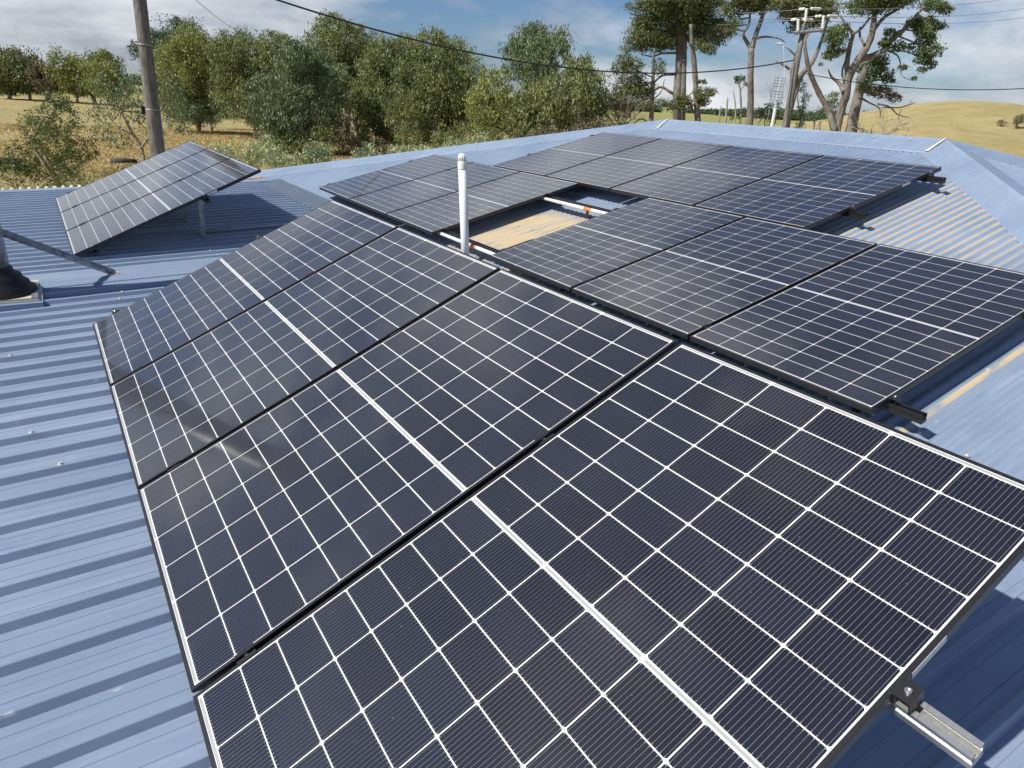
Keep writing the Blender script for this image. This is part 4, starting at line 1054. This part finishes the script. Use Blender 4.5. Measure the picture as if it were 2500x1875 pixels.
# ------------------------------------------------------------------ standing dry grass
gr_ = np.random.default_rng(5)
def grass_mesh(sectors):
    P = []
    for pa, pb_, d0, d1, n in sectors:
        a0 = math.atan2(*(lambda q: (q[1], q[0]))(ray(pa, 300))); a1 = math.atan2(*(lambda q: (q[1], q[0]))(ray(pb_, 300)))
        a = gr_.uniform(min(a0, a1), max(a0, a1), n); d = np.sqrt(gr_.uniform(d0 ** 2, d1 ** 2, n))
        P.append(np.stack([d * np.cos(a), d * np.sin(a)], 1))
    P = np.concatenate(P); n = len(P)
    keep = np.sin(P[:, 0] * .31 + np.sin(P[:, 1] * .17) * 2) + np.sin(P[:, 1] * .27 + 1) + gr_.normal(0, .7, n) > -.4
    P = P[keep]; n = len(P); d = np.hypot(P[:, 0], P[:, 1])
    z = ground_z(P[:, 0], P[:, 1]); h = gr_.uniform(.05, .16, n); w_ = gr_.uniform(.03, .08, n) * (1 + d / 60)
    t = gr_.uniform(0, 2 * math.pi, n); le = gr_.normal(0, .12, (n, 2))
    V = np.zeros((n, 3, 3)); V[:, :, :2] = P[:, None, :]
    V[:, 0, 0] -= np.cos(t) * w_; V[:, 0, 1] -= np.sin(t) * w_; V[:, 1, 0] += np.cos(t) * w_; V[:, 1, 1] += np.sin(t) * w_
    V[:, 2, :2] += le; V[:, 0, 2] = V[:, 1, 2] = z - .02; V[:, 2, 2] = z + h
    me = bpy.data.meshes.new('dry_grass'); me.vertices.add(n * 3); me.vertices.foreach_set('co', V.astype(np.float32).ravel())
    me.loops.add(n * 3); me.loops.foreach_set('vertex_index', np.arange(n * 3, dtype=np.int32)); me.polygons.add(n)
    me.polygons.foreach_set('loop_start', np.arange(0, n * 3, 3, dtype=np.int32))
    try: me.polygons.foreach_set('loop_total', np.full(n, 3, dtype=np.int32))
    except Exception: pass
    a = me.attributes.new('tint', 'FLOAT', 'POINT'); a.data.foreach_set('value', np.repeat(gr_.uniform(0, 1, n), 3).astype(np.float32))
    me.materials.append(leaf_material('dry_grass_blade', (0.40, 0.31, 0.14), (0.60, 0.49, 0.25), .8, .3, .1)); me.update(); me.validate(); return me
dg = link('dry_grass', grass_mesh([(-150, 900, 17, 75, 150000), (1850, 2650, 42, 75, 60000), (900, 1900, 30, 80, 50000)])); put(dg, 'pale dry grass standing on the field and hill', 'grass', kind='stuff')

# ------------------------------------------------------------------ far wood on the horizon
fr = np.random.default_rng(77); FB = []
for k in range(150):
    a = az0 + R(fr.uniform(-48, 42)); d = fr.uniform(700, 1400)
    x, y = d * math.cos(a), d * math.sin(a); h = fr.uniform(4, 9)
    FB.append((np.array([x, y, float(ground_z(x, y)) + h * .5]), (fr.uniform(14, 40), fr.uniform(14, 40), h * .6), 1.0))
fw = link('far_wood', leaf_cloud('far_wood', FB, .06, (5.0, 2.6), L_dark, 0, .3, .6, 3)); put(fw, 'dark line of distant woodland along the horizon', 'woodland', kind='stuff')

# ------------------------------------------------------------------ poles and wires
M_pole = bark('weathered_pole', (0.10, 0.095, 0.085), (0.235, 0.222, 0.20))
M_wire = material('black_cable', (0.02, 0.02, 0.022), .5)
M_wire2 = material('bare_conductor', (0.42, 0.40, 0.36), .4, .6)
M_ins = material('white_porcelain', (0.72, 0.73, 0.74), .25)
def pole_obj(label, top_px, bot_px, depth, w_top, w_bot, extend_top=0.0):
    t = at(*top_px, depth); b0_ = at(*bot_px, depth); d = (t - b0_); 
    g0 = float(ground_z(b0_[0], b0_[1])); k = (b0_[2] - g0 + .2) / d[2]; base_ = b0_ - d * k; tt = t + d * extend_top
    o = empty('utility_pole', tuple(base_)); put(o, label, 'utility pole', 'timber poles')
    b = MB(); kk = depth / FPX / 2; n_ = 12
    ps = [base_ + (tt - base_) * s for s in np.linspace(0, 1, 8)]
    zz = np.array([p_[2] for p_ in ps]); w_ = np.interp(zz, [b0_[2], t[2]], [w_bot * kk, w_top * kk]); 
    w_ = np.where(zz < b0_[2], w_bot * kk * 1.06, w_)
    b.tube(ps, list(w_), 16); link('shaft', b.mesh('shaft', M_pole, True), o, world_coords=True)
    return o, base_, tt
pl, pb, pt = pole_obj('thick timber utility pole rising behind the propped panels at the left', (341, 0), (385, 370), 16.5, 27, 33, extend_top=.55)
# bands, box and conduit on it
pdir = (pt - pb) / np.linalg.norm(pt - pb)
def on_pole(py):
    a0 = at(341, 0, 16.5); a1 = at(385, 370, 16.5); return a0 + (a1 - a0) * (py / 370)
for py in (104, 262, 278):
    q = on_pole(py); b = MB(); b.tube([q - pdir * .012, q + pdir * .012], .153, 16); link('steel_band', b.mesh('steel_band', M_galv, True), pl, world_coords=True)
q = on_pole(265) - RGT * .19; b = MB(); b.box(q[0] - .06, q[0] + .06, q[1] - .06, q[1] + .06, q[2] - .09, q[2] + .09); link('junction_box', b.mesh('junction_box', M_blackplastic), pl, world_coords=True)
b = MB(); b.tube([on_pole(268) + RGT * .16, on_pole(330) + RGT * .165, on_pole(420) + RGT * .17, on_pole(700) + RGT * .175], .014, 8); link('conduit', b.mesh('conduit', M_grey, True), pl, world_coords=True)

D2 = 28.0
P1_, P2_ = r1(62, 165), r2(1105, 825)
pr, prb, prt = pole_obj('leaning timber pole with insulators and wires, right of the ridge', P1_[:2], P2_[:2], D2, 10.5, 16.5)
xa, xb = at(*r1(-15, 222)[:2], D2), at(*r1(182, 205)[:2], D2)
xa = xa - FWD * .16; xb = xb - FWD * .16
b = MB(); dx = (xb - xa); dx /= np.linalg.norm(dx)
b.tube([xa, xb], .055, 4); link('crossarm', b.mesh('crossarm', M_galv), pr, world_coords=True)
def insulator(base_, top_, r=.055):
    base_ = np.array(base_); top_ = np.array(top_); n_ = 7; ps, rs = [], []
    for i in range(n_ * 3 + 1):
        s = i / (n_ * 3); ps.append(base_ + (top_ - base_) * s); rs.append(r * (.55 if i % 3 == 0 else 1.0))
    b = MB(); b.tube(ps, rs, 10); link('insulator', b.mesh('insulator', M_ins, True), pr, world_coords=True)
ins = [(r1(12, 212), r1(14, 132)), (r1(60, 150), r1(70, 62)), (r1(176, 196), r1(184, 110))]
tops = []
for a, c_ in ins:
    p0 = at(*a[:2], D2) - FWD * .16; p1 = at(*c_[:2], D2) - FWD * .16; insulator(p0, p1); tops.append(p1)
p0 = at(*r1(62, 165)[:2], D2) - FWD * .14; p1 = at(*r1(60, 150)[:2], D2) - FWD * .16; b = MB(); b.tube([at(*r1(40, 205)[:2], D2) - FWD * .15, p1], .03, 6); link('bracket', b.mesh('bracket', M_galv), pr, world_coords=True)
def wire(label, a, c_, sag, r, mat, group, strain=0, n=40):
    a = np.array(a, float); c_ = np.array(c_, float); P = []
    for i in range(n + 1):
        s = i / n; p = a + (c_ - a) * s; p[2] -= sag * 4 * s * (1 - s); P.append(p)
    o = empty('overhead_wire', tuple(a)); put(o, label, 'wire', group)
    b = MB(); b.tube(P, r, 6); link('conductor', b.mesh('conductor', mat, True), o, world_coords=True)
    if strain:
        d = np.array(P[1]) - a; d /= np.linalg.norm(d); st_ = a + d * .35
        ps, rs = [], []
        for i in range(31): ps.append(st_ + d * strain * i / 30); rs.append(.05 if i % 3 else .022)
        b = MB(); b.tube(ps, rs, 8); link('strain_insulator', b.mesh('strain_insulator', M_ins, True), o, world_coords=True)
gW = 'overhead wires'
ends = [at(2560, 10, 46), at(2540, -28, 46), at(2560, 34, 46)]
wire('lowest bare conductor running right from the leaning pole', tops[0], at(2620, 20, 60), .5, .012, M_wire2, gW, .8)
wire('highest bare conductor running right from the leaning pole', tops[1], at(2620, -40, 60), .5, .012, M_wire2, gW, .8)
wire('middle bare conductor running right from the leaning pole', tops[2], at(2620, -8, 60), .5, .012, M_wire2, gW, .8)
for k, (i, e) in enumerate(((0, (1660, 40)), (1, (1660, 8)), (2, (1660, 24)))):
    wire(('lowest conductor running left from the leaning pole into the pines', 'highest conductor running left from the leaning pole into the pines', 'middle conductor running left from the leaning pole into the pines')[k], tops[i], at(*e, 75), .4, .012, M_wire2, gW, .6)
wire('thick black cable sagging from the left pole to the leaning pole', np.array(at(316, -132, 16.5)), at(1938, 147, D2 - .1), 1.22, .022, M_wire, gW)
wire('cable running from the leaning pole out of the picture to the right', at(1958, 178, D2 - .12), at(2640, 205, 26), .35, .016, M_wire, gW)
wire('thin wire running from the left pole top down into the gums', np.array(at(316, -150, 16.5)) * 1.0, at(596, 82, 64), .3, .010, M_wire, gW)
# antenna mast
am = empty('antenna_mast', tuple(at(*r2(1018, 822)[:2], 34))); put(am, 'white antenna mast with square grid aerials leaning left of the pole', 'antenna')
M_mast = material('white_painted_steel', (0.62, 0.66, 0.66), .5)
b = MB(); Q = limb(b, r2, [(1018, 825), (1036, 740), (1052, 650)], [22, 19, 15], 34, n=8); q0 = at(*r2(1018, 825)[:2], 34); b.tube([(q0[0], q0[1], -.1), tuple(q0)], .14, 8); link('post', b.mesh('post', M_mast), am, world_coords=True)
b = MB(); limb(b, r2, [(1052, 650), (1068, 560), (1086, 478)], [7, 6, 5], 34, n=6); link('mast_tube', b.mesh('mast_tube', M_mast), am, world_coords=True)
M_rod = material('aerial_rod', (0.30, 0.32, 0.34), .4, .6)
for (x0_, y0_, x1_, y1_) in ((1050, 480, 1112, 540), (1030, 565, 1098, 625)):
    b = MB()
    pts = [(x0_, y0_), (x1_, y0_ + 6), (x1_ - 12, y1_), (x0_ - 14, y1_ - 6)]
    for i in range(4): b.tube([at(*r2(*pts[i])[:2], 33.8), at(*r2(*pts[(i + 1) % 4])[:2], 33.8)], .012, 5)
    for s in (.33, .66):
        f_ = lambda a, c_: (a[0] + (c_[0] - a[0]) * s, a[1] + (c_[1] - a[1]) * s)
        b.tube([at(*r2(*f_(pts[0], pts[3]))[:2], 33.8), at(*r2(*f_(pts[1], pts[2]))[:2], 33.8)], .010, 5)
        b.tube([at(*r2(*f_(pts[0], pts[1]))[:2], 33.8), at(*r2(*f_(pts[3], pts[2]))[:2], 33.8)], .010, 5)
    link('grid_aerial', b.mesh('grid_aerial', M_rod), am, world_coords=True)
for pts in ([(990, 820), (1008, 700), (1030, 560)], [(1030, 560), (1040, 520), (1050, 480)]):
    b = MB(); limb(b, r2, pts, [5, 4, 3][:len(pts)], 34.5, n=5); link('guy_rod', b.mesh('guy_rod', M_rod), am, world_coords=True)
# street lamp
sl_b = at(*r2(1116, 760)[:2], 36); lamp = empty('street_lamp', (sl_b[0], sl_b[1], 0)); put(lamp, 'thin grey street lamp left of the leaning pole', 'street lamp')
b = MB(); Q = limb(b, r2, [(1118, 780), (1110, 560), (1104, 400), (1100, 285)], [4.5, 4, 3.5, 3], 36, n=7); q0 = at(*r2(1118, 780)[:2], 36); b.tube([(q0[0], q0[1], -.1), tuple(q0)], .05, 7); link('post', b.mesh('post', M_mast, True), lamp, world_coords=True)
b = MB(); b.tube([at(*r2(1101, 276)[:2], 36), at(*r2(1080, 272)[:2], 36), at(*r2(1060, 268)[:2], 36)], [.03, .05, .035], 8); link('lamp_head', b.mesh('lamp_head', M_sticker), lamp, world_coords=True)
